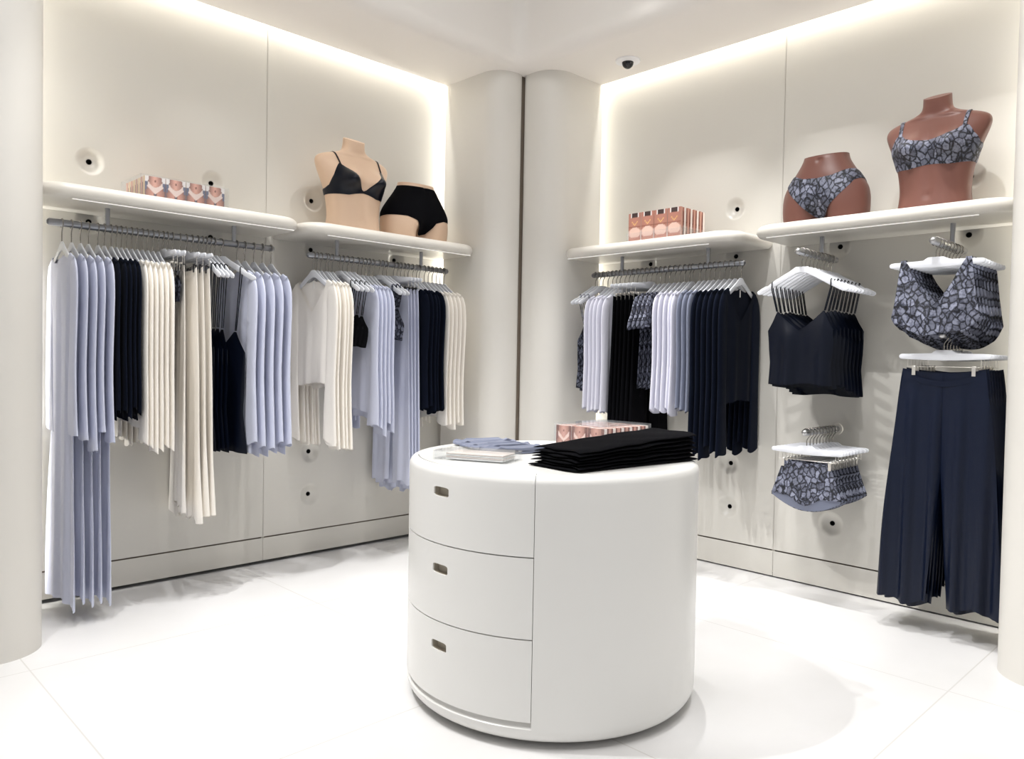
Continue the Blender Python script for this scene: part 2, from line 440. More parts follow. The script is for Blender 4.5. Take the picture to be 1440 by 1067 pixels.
ZL, ZR = 2.104, 2.086
RZL, RZL2, RZR = 2.0, 1.99, 1.972
YR = -0.275
shelf((-3.655, -0.002), 0, 1.40, 'rounded white wall shelf carrying the low clear box of picture packets', ZL, (3.655 - 3.56, 3.655 - 2.365, YR, RZL - ZL, 0.364, 1.049), strip=(0.16, 0.05))
shelf((-2.235, -0.002), 0, 1.385, 'rounded white wall shelf carrying the two pale mannequin forms', ZL, (0.115, 1.24, YR, RZL2 - ZL, 0.32, 1.004), strip=(0.16, 0.05))
RM = -PI / 2
shelf((-0.002, -0.905), RM, 1.40, 'rounded white wall shelf carrying the tall block of picture packets beside the corner', ZR, (0.165, 1.355, YR, RZR - ZR, 0.423, 1.106), strip=(0.05, 0.2))
shelf((-0.002, -2.395), RM, 1.345, 'rounded white wall shelf carrying the two brown mannequin forms', ZR, None,
      [(2.735 - 2.395, -0.55, -0.06, RZR - ZR, -0.25), (3.41 - 2.395, -0.55, -0.06, RZR - 0.008 - ZR, -0.25)], strip=(0.09, 0.17))

def wall_arm(y, z, tip, label):
    t = empty('wall_hook_arm', (0, y, z), RM); tag(t, label, 'hook', 'chrome face-out arms on the wall')
    r = 0.018
    MB().tube([(0, tip - 0.012, 0), (0, tip - 0.008, 0), (0, tip, 0), (0, -0.012, 0)], [0.006, 0.013, r, r], 20).out('hanging_arm', M['chrome'], t, angle=60)
    MB().tube([(0, -0.012, 0), (0, -0.001, 0)], [0.032, 0.034], 24).out('wall_plate', M['shelf'], t)
wall_arm(-3.435, 1.512, -0.45, 'chrome wall arm holding the navy wide-leg trousers')
wall_arm(-2.75, 0.975, -0.44, 'chrome wall arm holding the snake print shorts')

# ------------------------------------------------------------------ hangers (origin on the rail's centre line, local x across, y along the rail)
def hook_part(t, zhub, rr_=0.0222):
    pts = []
    for a in np.linspace(-150, 90, 17):   # over the rail
        pts.append((rr_ * math.sin(math.radians(a)), 0, rr_ * math.cos(math.radians(a))))
    pts += [(0.0212, 0, -0.009), (0.0165, 0, -0.020), (0.008, 0, -0.031), (0.002, 0, -0.041), (0, 0, -0.052), (0, 0, zhub)]
    MB().tube(pts, 0.0027, 6).out('hook', M['wire'], t, angle=80)

def slab_outline(name, outline, th, m, parent, bev=0.003):
    v = [(x, -th / 2, z) for x, z in outline]; n = len(outline)
    v += [(x, th / 2, z) for x, z in outline]
    f = [tuple(range(n)), tuple(range(n, 2 * n))[::-1]] + [(i, n + i, n + (i + 1) % n, (i + 1) % n) for i in range(n)]
    return MB().add(v, f).out(name, m, parent, bevel=bev, seg=2, angle=50)

def sym(right):
    return right + [(-x, z) for x, z in right[::-1]]

def make_shoulder_hanger(w=0.160):
    t = empty('clothes_hanger')
    o = [(0.0, -0.092), (0.016, -0.093), (0.028, -0.101), (0.045, -0.116), (w * 0.6, -0.150), (w - 0.012, -0.184), (w, -0.192), (w + 0.003, -0.203), (w - 0.004, -0.212), (w - 0.02, -0.211), (w * 0.6, -0.184), (0.05, -0.157), (0.02, -0.143), (0.0, -0.139)]
    o = o + [(-x, z) for x, z in o[-2:0:-1]]
    slab_outline('hanger_body', o, 0.007, M['hanger'], t)
    hook_part(t, -0.095)
    return t

def make_notched_hanger(w=0.255):
    t = empty('clothes_hanger')
    o = [(0.0, -0.080), (0.035, -0.081), (0.045, -0.088), (0.07, -0.104), (w * 0.6, -0.148), (w - 0.06, -0.179), (w - 0.05, -0.178), (w - 0.012, -0.198), (w, -0.206), (w + 0.002, -0.217), (w - 0.01, -0.226), (w - 0.03, -0.224), (w * 0.6, -0.186), (0.07, -0.140), (0.03, -0.119), (0.0, -0.114)]
    o = o + [(-x, z) for x, z in o[-2:0:-1]]
    slab_outline('hanger_body', o, 0.008, M['hanger'], t)
    hook_part(t, -0.083)
    return t

def bar_outline(w):
    o = [(0.0, -0.074), (0.034, -0.075), (0.045, -0.081), (0.056, -0.090), (w - 0.012, -0.094), (w, -0.098), (w + 0.003, -0.107), (w, -0.117), (w - 0.012, -0.120), (0.06, -0.126), (0.0, -0.127)]
    return o + [(-x, z) for x, z in o[-2:0:-1]]

def make_bar_hanger(w=0.21):
    t = empty('clothes_hanger')
    slab_outline('hanger_body', bar_outline(w), 0.008, M['hanger'], t)
    hook_part(t, -0.076)
    return t

def make_clip_hanger(w=0.205, zclip=-0.178, xc=0.135, m=None, wr=None):
    t = empty('clip_hanger')
    slab_outline('hanger_body', bar_outline(w), 0.008, M['hanger'], t)
    hook_part(t, -0.076)
    zb = -0.158
    MB().tube([(-0.165, 0, -0.118), (-0.165, 0, zb - 0.004), (-0.161, 0, zb), (0.161, 0, zb), (0.165, 0, zb - 0.004), (0.165, 0, -0.118)], 0.0018, 6).out('wire_bar', wr or M['clip'], t, angle=80)
    for s in (-1, 1):
        c = MB()
        c.box((s * xc, -0.0065, zclip), (0.017, 0.0022, 0.046)); c.box((s * xc, 0.0065, zclip), (0.017, 0.0022, 0.046))
        c.tube([(s * xc - 0.009, 0, zb), (s * xc + 0.009, 0, zb)], 0.0062, 10)
        c.out('clip', m or M['clip'], t, bevel=0.0006, seg=1)
    return t

# ------------------------------------------------------------------ cloth
def wave(x, s, A, ph, k=42.0):
    return A * (0.30 + 0.70 * s) * (np.sin(k * x + ph) + 0.45 * np.sin(k * 1.9 * x + 2.1 * ph + 1.3 * s)) * np.clip(s * 6, 0, 1)

def sheet_pair(name, W, zF, zB, LF, LB, T, A, ph, m, parent, nu=33, nv=26, k=42.0, x_of=None, thick_top=0.0, lettuce=0.0, yoff=0.0, drift=0.0):
    """a garment tube: front and back cloth meeting at the sides. u -1..1; functions of u give top (zF,zB) and bottom (LF,LB); W(s) half width, T(s,u) half thickness"""
    us = np.sin(np.linspace(-PI / 2, PI / 2, nu)) * 0.35 + np.linspace(-1, 1, nu) * 0.65
    ss = np.concatenate([[0, 0.003, 0.009, 0.02, 0.04], np.linspace(0.07, 1, nv - 5)])
    V = []; F = []
    for side, zt, Lb in ((-1, zF, LF), (1, zB, LB)):
        off = len(V)
        for s in ss:
            for u in us:
                z = zt(u) + s * (Lb(u) - zt(u))
                x = W(s) * u if x_of is None else x_of(u, s)
                edge = max(0.0, 1 - u * u) ** 0.27
                y = side * (T(s, u)) * edge + float(wave(np.array(x), s, A, ph, k)) + yoff + drift * s * s
                if lettuce and s > 0.93:
                    y += lettuce * math.sin(u * 34 + ph) * (s - 0.93) / 0.07
                V.append((x, y, z))
        F += grid_faces(nu, nv, False, off, flip=(side > 0))
    bm = bmesh.new(); vs = [bm.verts.new(p) for p in V]
    for q in F: bm.faces.new([vs[i] for i in q])
    bmesh.ops.remove_doubles(bm, verts=bm.verts[:], dist=0.0008)
    me = bpy.data.meshes.new(name)
    for f in bm.faces: f.smooth = True
    bm.to_mesh(me); bm.free(); me.materials.append(m)
    o = bpy.data.objects.new(name, me); COL.objects.link(o); o.parent = parent
    return o

def tube_part(name, path, a, b, m, parent, A=0.0, ph=0.0, n=18, lettuce=0.0, fold=0.15, end_open=True):
    """soft flattened sleeve/leg: path of (x, y, z), half width a along x, half thickness b along y"""
    V = []; nv = len(path)
    for j, (c, aa, bb) in enumerate(zip(path, a, b)):
        s = j / (nv - 1)
        for k in range(n):
            th = 2 * PI * k / n
            ct, st = math.cos(th), math.sin(th)
            x = aa * ct; y = bb * st
            y += A * (0.3 + s) * math.sin(60 * x + ph) + fold * bb * math.cos(2 * th + ph) * 0.5
            z = c[2]
            if s > 0.8: z += (0.008 * math.sin(2 * th + ph) + 0.014 * math.sin(ph * 3) * ct) * (s - 0.8) / 0.2
            if lettuce and j >= nv - 2:
                y += lettuce * math.sin(5 * th + ph) * (1 if j == nv - 1 else 0.3)
            V.append((c[0] + x, c[1] + y, z))
    F = grid_faces(n, nv, True)
    F.append(tuple(range(n)))
    return obj(name, V, F, m, parent)

def lerp_tab(tab):
    xs = [t[0] for t in tab]; ys = [t[1] for t in tab]
    return lambda s: float(np.interp(s, xs, ys))

def make_top(kind, m, hem, sleeve, w=0.198, w_hem=0.20, neck='round', A=0.004, ph=0.0, T=0.007, lettuce=0.0, sleeve_a=0.052, cuff=0.055, tmul=1.0, nodrift=0.0, sleeve_b=0.0105):
    """long or short sleeved top or dress hung on a shoulder hanger"""
    t = empty(kind)
    sl = lambda u: -0.094 - 0.455 * abs(u) * w
    nw = 0.76
    def zF(u):
        d = 0.0
        if abs(u) < nw:
            q = 1 - abs(u) / nw
            d = (0.095 * (1 - (1 - q) ** 2) if neck == 'round' else 0.27 * q ** 0.8 if neck == 'v' else 0.05 * (1 - (1 - q) ** 2))
        return sl(u) - d
    def zB(u):
        q = max(0, 1 - abs(u) / nw); return sl(u) - 0.066 * (1 - (1 - q) ** 2)
    Wt = lerp_tab([(0, w), (0.25, w * 0.90), (0.45, w * 0.86), (1, w_hem)])
    L = lambda u: hem + 0.012 * math.sin(3 * u + ph)
    def TT(s, u):
        base = T * (0.75 + 0.5 * s)
        base = max(base, 0.0066)
        if s < 0.008 and abs(u) >= nw: base *= (s / 0.008) ** 0.6
        return base
    sheet_pair('body', Wt, zF, zB, L, lambda u: L(u) - 0.004, TT, A, ph, m, t, lettuce=lettuce, drift=nodrift)
    for sd in (-1, 1):
        n = 20
        ts = np.linspace(0, 1, n) ** 1.15
        z0 = sl(1) + 0.006
        path = []; a = []; b = []
        for q in ts:
            if sleeve > -0.6: x = sd * (w - 0.035 + 0.085 * min(1, q * 1.2) ** 0.8)
            else: x = sd * (w - 0.010 + 0.018 * min(1, q * 5) - 0.012 * q)
            path.append((x + 0.006 * math.sin(5 * q + 2 * ph) * q, nodrift * q * q + 0.002 * math.sin(6 * q + ph), z0 + (sleeve - z0) * q))
            g = min(1, (q / 0.06) ** 0.6 + 0.12)
            a.append(g * float(np.interp(q, [0, 0.1, 0.6, 1], [0.03, sleeve_a, sleeve_a * 0.9, cuff])))
            b.append(g * sleeve_b * (0.9 + 0.25 * q))
        tube_part('sleeve', path, a, b, m, t, A=0.0016, ph=ph + sd, lettuce=lettuce)
    if neck == 'v':
        MB().box((0.0, 0.0035, -0.19), (0.012, 0.001, 0.045)).out('neck_label', M['label'], t, smooth=False)
    return t

def make_cami(kind, m, top, hem, v=0.10, w=0.19, w_hem=0.2, A=0.005, ph=0.0, strap_x=0.145, strap_z=-0.19, peak=0.62, strap_r=0.003, T=0.012, k=34.0, side=0.10, ms=None, lift=0.0, bustT=0.014, sw=1.0, over=True):
    """strappy top: cups rising to two strap points, hung by straps from the hanger"""
    t = empty(kind)
    def zt(u, vv, ss):
        q = abs(u)
        if q < peak: return top - vv * (1 - (q / peak) ** 1.15)
        return top - ss * ((q - peak) / (1 - peak)) ** 0.75
    Wt = lerp_tab([(0, w), (0.35, w * 0.97), (0.6, w * 0.93), (1, w_hem)])
    L = lambda u: hem + lift * u * u + 0.006 * math.sin(4 * u + ph)
    TT = lambda s, u: T * (0.55 + 0.45 * s) + bustT * math.exp(-((abs(u) - 0.5) / 0.3) ** 2 - ((s - 0.3) / 0.25) ** 2)
    sheet_pair('body', Wt, lambda u: zt(u, v, side), lambda u: zt(u, v * 0.75 + 0.02, side), L, lambda u: L(u) - 0.006, TT, A, ph, m, t, k=k)
    for sd in (-1, 1):
        mb = MB(); px = sd * peak * w
        for f_, yy in ((-1, -T * 0.6), (1, T * 0.6)):
            if over:      # looped over the sloping arm
                zt_ = float(np.interp(strap_x, [0.07, 0.153, 0.195, 0.205, 0.243], [-0.104, -0.148, -0.179, -0.178, -0.198]))
                yo = 0.0055 + (strap_r if sw <= 1.0 else 0.001)
                pts = [(sd * strap_x, 0.0, zt_ + strap_r + 0.002), (sd * strap_x, f_ * yo, zt_ - 0.001), (sd * strap_x, f_ * yo, zt_ - 0.040)]
                pts += [(sd * strap_x + (px - sd * strap_x) * q, f_ * yo + (yy - f_ * yo) * q, zt_ - 0.040 + (top - 0.004 - zt_ + 0.040) * q) for q in np.linspace(0.2, 1, 5)]
            else:
                pts = [(sd * strap_x, 0.0, strap_z + 0.004), (sd * strap_x, yy * 0.8 + f_ * 0.005, strap_z - 0.010)]
                pts += [(sd * strap_x + (px - sd * strap_x) * q, yy + f_ * 0.003 * (1 - q), strap_z - 0.010 + (top - 0.004 - strap_z + 0.010) * q) for q in np.linspace(0.15, 1, 6)]
            if sw <= 1.0:
                mb.tube(pts, strap_r, 6)
            else:
                V = []
                for i, p in enumerate(pts):
                    hw = strap_r * sw * (0.7 + 0.6 * i / len(pts))
                    V += [(p[0] - hw, p[1], p[2]), (p[0] + hw, p[1], p[2]), (p[0] + hw, p[1] + f_ * 0.002, p[2]), (p[0] - hw, p[1] + f_ * 0.002, p[2])]
                F = grid_faces(4, len(pts), True); mb.add(V, F)
        mb.out('strap', ms or m, t, angle=60)
    return t

def make_trousers(kind, m, waist, hem, w=0.185, leg_hem=0.13, A=0.006, ph=0.0, T=0.012, gap=0.02, split=0.30, k=46.0, dip=0.035):
    t = empty(kind)
    zt = lambda u, d: waist - d * (1 - u * u)
    for sd in (-1, 1):
        def x_of(u, s, sd=sd):
            # each leg runs from the middle seam to the side seam
            f = (u + 1) / 2
            top_in, top_out = 0.0, w
            bot_in = gap; bot_out = gap + 2 * leg_hem
            q = max(0.0, (s - split) / (1 - split))
            xi = top_in + (bot_in - top_in) * q
            xo = top_out + (bot_out - top_out) * s ** 0.8
            return sd * (xi + (xo - xi) * f)
        L = lambda u: hem + 0.010 * math.sin(5 * u + ph + sd) + 0.012 * sd * math.cos(2 * u)
        sg = sd
        zf = lambda u: zt((u + 1) / 2, dip)
        zb = lambda u: zt((u + 1) / 2, dip * 0.35)
        TT = lambda s, u: T * (0.35 + 0.9 * s)
        sheet_pair('leg', None, zf, zb, L, lambda u: L(u) - 0.005, TT, A, ph, m, t, nu=25, nv=26, k=k, x_of=x_of)
    n = 40; V = []
    for z_, e in ((0.0, 0.0018), (-0.028, 0.0018)):
        for i in range(n):
            th = 2 * PI * i / n
            u = math.cos(th); s_ = math.sin(th)
            d = dip if s_ < 0 else dip * 0.35
            V.append((u * (w + 0.001), math.copysign(abs(s_) ** 0.8, s_) * (T * 0.4 + e), waist - d * (1 - u * u) + z_ + 0.002))
    obj('waistband', V, grid_faces(n, 2, True), m, t)
    return t

def make_shorts(m, waist, ph):
    t = empty('boy_shorts')
    w0, w1 = 0.135, 0.205
    LF = lambda u: waist - 0.195 - 0.052 * max(0.0, 1 - abs(u) / 0.75) ** 0.8 + 0.02 * math.exp(-((abs(u) - 0.45) / 0.2) ** 2)
    LB = lambda u: waist - 0.205 - 0.075 * (1 - u * u)
    Wt = lerp_tab([(0, w0), (0.5, 0.17), (1, w1)])
    sheet_pair('body', Wt, lambda u: waist - 0.010 * (1 - u * u), lambda u: waist - 0.003, LF, LB, lambda s, u: 0.0035 + 0.011 * s ** 1.5, 0.003, ph, m, t, k=30)
    V = []; us = np.linspace(-0.97, 0.97, 24)
    for u in us:
        V.append((w1 * u, -0.009 * math.sqrt(1 - u * u) , LF(u) + 0.001)); V.append((w1 * u, 0.010 * math.sqrt(1 - u * u), LB(u) + 0.004))
    obj('gusset_lining', V, [(2 * i, 2 * i + 2, 2 * i + 3, 2 * i + 1) for i in range(23)], M['slate'], t)
    return t

ORD = ['first', 'second', 'third', 'fourth', 'fifth', 'sixth', 'seventh', 'eighth', 'ninth', 'tenth', 'eleventh', 'twelfth']
HANG = {'shoulder': make_shoulder_hanger(), 'notch': make_notched_hanger(), 'bar': make_bar_hanger(), 'clip': make_clip_hanger(), 'darkclip': make_clip_hanger(m=M['darkwire'])}
USED = {k: False for k in HANG}

def get_proto(store, key, used):
    o = store[key]
    if used.get(key): return dup(o)
    used[key] = True; return o

POSTS = [-3.291, -2.606, -1.915, -1.231, -1.328, -2.011]
def hang_group(positions, protos, hkind, desc, short, cat, where, frm, gname, hgname, rz, to_loc, yaw=0.05, zj=0.011, first_yaw=None, last_yaw=None):
    pu = {}
    hs = HANG; P = {i: p for i, p in enumerate(protos)}
    for i, s in enumerate(positions):
        g = get_proto(P, i % len(protos), pu)
        h = get_proto(hs, hkind, USED)
        for q in POSTS:
            if abs(s - q) < 0.0155: s = q + (0.0155 if s >= q else -0.0155)
        loc = to_loc(s); yw = rz + yaw * math.sin(0.45 * i + 7 * positions[0]) 
        if first_yaw is not None and i == 0: yw = rz + first_yaw
        if last_yaw is not None and i == len(positions) - 1: yw = rz + last_yaw
        for o in (g, h):
            o.location = loc; o.rotation_euler = (0, 0, yw)
        e = 1 + random.uniform(-zj, zj) * 2
        g.scale = (1, 1, e)
        pos = ORD[i] if len(positions) > 1 else 'only'
        tag(g, f'{pos} {desc} {frm}, {where}', cat, gname)
        tag(h, f'white hanger holding {pos} {short} {frm}, {where}', 'hanger', hgname)

def ev(a, b, n): return [a + (b - a) * i / max(1, n - 1) for i in range(n)]
R1 = lambda s: (s, YR, RZL); R2 = lambda s: (s, YR, RZL2); R3 = lambda s: (YR, s, RZR)
RL = -PI / 2   # local x (across) -> along -y/+y ; local y -> along the rail
w1 = 'rail below low picture box'; w2 = 'rail below pale mannequins'; w3 = 'rail below tall picture block'
f1 = 'from the pillar end'; f2 = 'from the outer end'; f3 = 'from the corner end'
h1, h2, h3 = 'hangers on the rail below the low picture box', 'hangers on the rail below the pale mannequins', 'hangers on the rail below the tall picture block'

def var(fn, n=3):
    return [fn(i) for i in range(n)]

# --- rail 1
hang_group([-3.503, -3.46, -3.419, -3.382, -3.337], var(lambda i: make_top('maxi_dress', M['peri'], -1.93 + 0.02 * i, -1.06 - 0.035 * i, w_hem=0.24, A=0.010, ph=0.8 + 0.12 * i, T=0.006, cuff=0.07, lettuce=0.003)), 'shoulder',
           'periwinkle long-sleeved maxi dress', 'maxi dress', 'dress', w1, f1, 'periwinkle maxi dresses', h1, RL, R1, 0.03)
hang_group(ev(-3.298, -3.199, 5), var(lambda i: make_top('knit_top', M['navy'], -0.985, -0.96 - 0.01 * i, A=0.004, ph=1.9 + 0.15 * i, T=0.0045, lettuce=0.003, sleeve_b=0.0085, sleeve_a=0.05)), 'shoulder',
           'navy long-sleeved knit top', 'navy top', 'top', w1, f1, 'navy knit tops on the rail below the low picture box', h1, RL, R1, 0.02)
hang_group(ev(-3.172, -3.035, 6), var(lambda i: make_top('knit_top', M['cream'], -1.05, -1.13 - 0.02 * i, A=0.004, ph=2.9 + 0.15 * i, T=0.005, cuff=0.066, sleeve_b=0.009)), 'shoulder',
           'cream long-sleeved knit top', 'cream top', 'top', w1, f1, 'cream knit tops on the rail below the low picture box', h1, RL, R1, 0.02)
hang_group([-3.008, -2.985, -2.958], var(lambda i: make_cami('bralette', M['snake'], -0.21, -0.36, v=0.06, w=0.15, w_hem=0.14, A=0.004, ph=i, strap_x=0.12, strap_z=-0.165, T=0.006, side=0.06, bustT=0.003, over=False), 2), 'clip',
           'snake print clipped bralette', 'snake bralette', 'bra', w1, f1, 'snake print bralettes on the rail below the low picture box', h1, RL, R1, 0.05)
hang_group([-2.915, -2.882, -2.850, -2.818], var(lambda i: make_trousers('wide_trousers', M['cream'], -0.172, -1.50 - 0.03 * i, w=0.165, leg_hem=0.125, A=0.007, ph=0.5 + 0.2 * i, T=0.008)), 'darkclip',
           'cream wide-leg trousers', 'cream trousers', 'trousers', w1, f1, 'cream trousers', h1, RL, R1, 0.05, first_yaw=-0.24)
hang_group([-2.792, -2.770, -2.747, -2.722, -2.685], var(lambda i: make_cami('slip_dress', M['satin'], -0.50, -1.19 - 0.01 * i, v=0.11, w=0.185, w_hem=0.20, A=0.006, ph=0.4 + 0.15 * i, strap_x=0.15, strap_z=-0.19, T=0.007, bustT=0.004, side=0.13), 2), 'notch',
           'black satin slip dress', 'slip dress', 'dress', w1, f1, 'black satin slip dresses', h1, RL, R1, 0.02, last_yaw=0.42)
hang_group([-2.588, -2.540, -2.484, -2.430, -2.374], var(lambda i: make_top('knit_top', M['peri'], -1.22, -1.17 - 0.012 * i, A=0.006, ph=1.3 + 0.2 * i, T=0.007, cuff=0.07, sleeve_a=0.058, sleeve_b=0.013)), 'shoulder',
           'periwinkle long-sleeved knit top', 'periwinkle top', 'top', w1, f1, 'periwinkle knit tops on the rail below the low picture box', h1, RL, R1, 0.03)

# --- rail 2
hang_group(ev(-2.085, -1.95, 6), var(lambda i: make_top('cardigan', M['cream'], -0.83, -1.19 - 0.02 * i, neck='v', A=0.005, ph=0.6 + 0.2 * i, T=0.0055, cuff=0.07, sleeve_a=0.056, sleeve_b=0.010)), 'shoulder',
           'cream V-neck cardigan', 'cream cardigan', 'cardigan', w2, f2, 'cream cardigans', h2, RL, R2, 0.03, first_yaw=0.10)
hang_group(ev(-1.905, -1.80, 4), var(lambda i: make_cami('bralette', M['lace'], -0.36, -0.56, v=0.08, w=0.195, w_hem=0.165, A=0.005, ph=i, strap_x=0.16, strap_z=-0.19, T=0.008, side=0.09, ms=M['black_fab'], bustT=0.006), 2), 'notch',
           'black lace bralette', 'lace bralette', 'bra', w2, f2, 'black lace bralettes', h2, RL, R2, 0.03)
hang_group(ev(-1.755, -1.635, 5), var(lambda i: make_top('knit_top', M['peri'], -0.98 - 0.03 * i, -1.07 - 0.035 * i, A=0.005, ph=2.2 + 0.15 * i, T=0.0055, cuff=0.066, sleeve_b=0.010)), 'shoulder',
           'periwinkle long-sleeved knit top', 'periwinkle top', 'top', w2, f2, 'periwinkle knit tops on the rail below the pale mannequins', h2, RL, R2, 0.02)
hang_group(ev(-1.588, -1.525, 3), var(lambda i: make_cami('bralette', M['snake'], -0.29, -0.505, v=0.10, w=0.205, w_hem=0.185, A=0.004, ph=i, strap_x=0.16, strap_z=-0.19, T=0.007, side=0.12, strap_r=0.004, sw=3.0, bustT=0.005), 2), 'notch',
           'snake print bralette with wide straps', 'snake bralette', 'bra', w2, f2, 'snake print bralettes on the rail below the pale mannequins', h2, RL, R2, 0.03)
hang_group(ev(-1.468, -1.375, 4), var(lambda i: make_trousers('wide_trousers', M['peri'], -0.172, -1.52 - 0.01 * i, w=0.165, leg_hem=0.10, A=0.006, ph=0.5 + 0.2 * i, T=0.008)), 'darkclip',
           'periwinkle wide-leg trousers', 'periwinkle trousers', 'trousers', w2, f2, 'periwinkle trousers', h2, RL, R2, 0.04)
hang_group(ev(-1.34, -1.20, 5), var(lambda i: make_top('knit_top', M['navy'], -0.99, -0.985 - 0.012 * i, A=0.004, ph=1.1 + 0.15 * i, T=0.005, lettuce=0.002, sleeve_b=0.010)), 'shoulder',
           'navy long-sleeved knit top', 'navy top', 'top', w2, f2, 'navy knit tops on the rail below the pale mannequins', h2, RL, R2, 0.02)
hang_group(ev(-1.165, -1.02, 5), var(lambda i: make_top('knit_top', M['cream'], -1.04, -1.08 - 0.02 * i, A=0.004, ph=0.3 + 0.15 * i, T=0.005, cuff=0.06, sleeve_b=0.010)), 'shoulder',
           'cream long-sleeved knit top', 'cream top', 'top', w2, f2, 'cream knit tops on the rail below the pale mannequins', h2, RL, R2, 0.02)

# --- rail 3
RR = 0.0
hang_group(ev(-1.09, -1.16, 3), var(lambda i: make_cami('camisole', M['snake'], -0.36, -0.81, v=0.09, w=0.18, w_hem=0.185, A=0.005, ph=i, strap_x=0.16, strap_z=-0.19, T=0.007, side=0.12, bustT=0.004), 2), 'notch',
           'snake print camisole', 'snake camisole', 'camisole', w3, f3, 'snake print camisoles', h3, RR, R3, 0.03)
hang_group(ev(-1.205, -1.355, 5), var(lambda i: make_top('knit_top', M['lav'], -0.93, -0.955 - 0.008 * i, A=0.005, ph=0.7 + 0.2 * i, T=0.005, lettuce=0.003, sleeve_b=0.010, sleeve_a=0.048)), 'shoulder',
           'pale lavender top beside the camisoles', 'camisole-side lavender top', 'top', w3, f3, 'pale lavender tops next to the camisoles', h3, RR, R3, 0.02)
hang_group(ev(-1.39, -1.575, 6), var(lambda i: make_trousers('wide_trousers', M['black_fab'], -0.172, -1.20 - 0.01 * i, w=0.175, leg_hem=0.10, A=0.006, ph=0.5 + 0.2 * i, T=0.009)), 'clip',
           'black wide-leg trousers', 'black trousers', 'trousers', w3, f3, 'black trousers', h3, RR, R3, 0.04)
hang_group(ev(-1.615, -1.725, 4), var(lambda i: make_top('t_shirt', M['snake'], -0.78 - 0.01 * i, -0.40, A=0.006, ph=1.4 + 0.2 * i, T=0.006, sleeve_a=0.06, cuff=0.075, sleeve_b=0.011)), 'shoulder',
           'snake print short-sleeved T-shirt', 'snake T-shirt', 't-shirt', w3, f3, 'snake print T-shirts', h3, RR, R3, 0.03)
hang_group(ev(-1.765, -1.915, 5), var(lambda i: make_top('knit_top', M['lav'], -0.92, -0.93 - 0.008 * i, A=0.005, ph=2.7 + 0.2 * i, T=0.005, lettuce=0.003, sleeve_b=0.010, sleeve_a=0.048)), 'shoulder',
           'pale lavender top beside slate tops', 'slate-side lavender top', 'top', w3, f3, 'pale lavender tops next to the slate tops', h3, RR, R3, 0.02)
hang_group(ev(-1.955, -2.025, 3), var(lambda i: make_top('knit_top', M['slate'], -0.90, -0.915, A=0.005, ph=1.7 + 0.2 * i, T=0.005, sleeve_b=0.010, sleeve_a=0.05), 2), 'shoulder',
           'slate blue long-sleeved top', 'slate top', 'top', w3, f3, 'slate blue tops', h3, RR, R3, 0.02)
hang_group(ev(-2.06, -2.245, 6), var(lambda i: make_top('cardigan', M['navy'], -0.86, -1.14 - 0.02 * i, neck='v', A=0.005, ph=0.9 + 0.2 * i, T=0.007, cuff=0.062, sleeve_b=0.011)), 'shoulder',
           'navy long-sleeved cardigan', 'navy cardigan', 'cardigan', w3, f3, 'navy cardigans', h3, RR, R3, 0.02)

# --- face-out arms: local x runs along the wall
AA = lambda y, z: (lambda s: (s, y, z))
RF = -PI / 2
ft = 'from the arm tip'
wA = 'arm below brown hip form'
hang_group(ev(-0.50, -0.12, 9), var(lambda i: make_cami('camisole', M['satin'], -0.315 - 0.003 * (i % 3), -0.715 - 0.010 * i, v=0.11, w=0.186 + 0.003 * min(i, 4), w_hem=0.180 + 0.004 * min(i, 5), A=0.015, ph=0.6 + 0.12 * i, strap_x=0.165, strap_z=-0.186, peak=0.72, T=0.010, side=0.11, k=34, bustT=0.012), 9), 'notch',
           'navy satin cropped camisole', 'satin camisole', 'camisole', wA, ft, 'navy satin camisoles', 'hangers on the camisole arm', RF, AA(-2.735, RZR), 0.07)
def make_wrap(m, ph, dz=0.0, ws=1.0):
    t = empty('bralette')
    pu = [0, 0.15, 0.54, 0.64, 0.70, 0.84, 0.88, 0.94, 1.0]
    zf = lambda u: float(np.interp(abs(u), pu, [-0.345, -0.300, -0.150, -0.112, -0.096, -0.096, -0.150, -0.260, -0.335]))
    zb = lambda u: float(np.interp(abs(u), pu, [-0.300, -0.270, -0.160, -0.118, -0.096, -0.096, -0.150, -0.260, -0.335]))
    L = lambda u: -0.440 - dz - 0.022 * (1 - u * u) + 0.02 * abs(u) ** 3 + 0.006 * math.sin(6 * u + ph)
    Wt = lerp_tab([(0, 0.200 * ws), (0.5, 0.212 * ws), (0.85, 0.190 * ws), (1, 0.176 * ws)])
    TT = lambda s, u: 0.008 + 0.013 * math.exp(-((abs(u) - 0.5) / 0.3) ** 2 - ((s - 0.55) / 0.25) ** 2)
    sheet_pair('body', Wt, zf, zb, L, lambda u: L(u) - 0.006, TT, 0.010, ph, m, t, k=48, nu=49, nv=24)
    for sd in (-1, 1):
        V = []
        for a in np.linspace(-90, 90, 9):
            y, z = 0.0085 * math.sin(math.radians(a)), -0.094 + 0.010 * math.cos(math.radians(a)) - (0.012 if abs(a) > 89 else 0)
            for x in (0.70, 0.84): V.append((sd * 0.200 * ws * x, y, z))
        obj('strap', V, grid_faces(2, 9), m, t)
    return t
wB = 'arm below brown bust form'
hang_group(ev(-0.50, -0.14, 8), var(lambda i: make_wrap(M['snake'], 0.3 + 0.15 * i, 0.007 * i, 0.94 + 0.014 * min(i, 5)), 8), 'bar',
           'snake print wrap bralette', 'wrap bralette', 'bra', wB, ft, 'snake print wrap bralettes', 'hangers on the bralette arm', RF, AA(-3.41, RZR - 0.008), 0.05)
wC = 'wall arm under wrap bralettes'
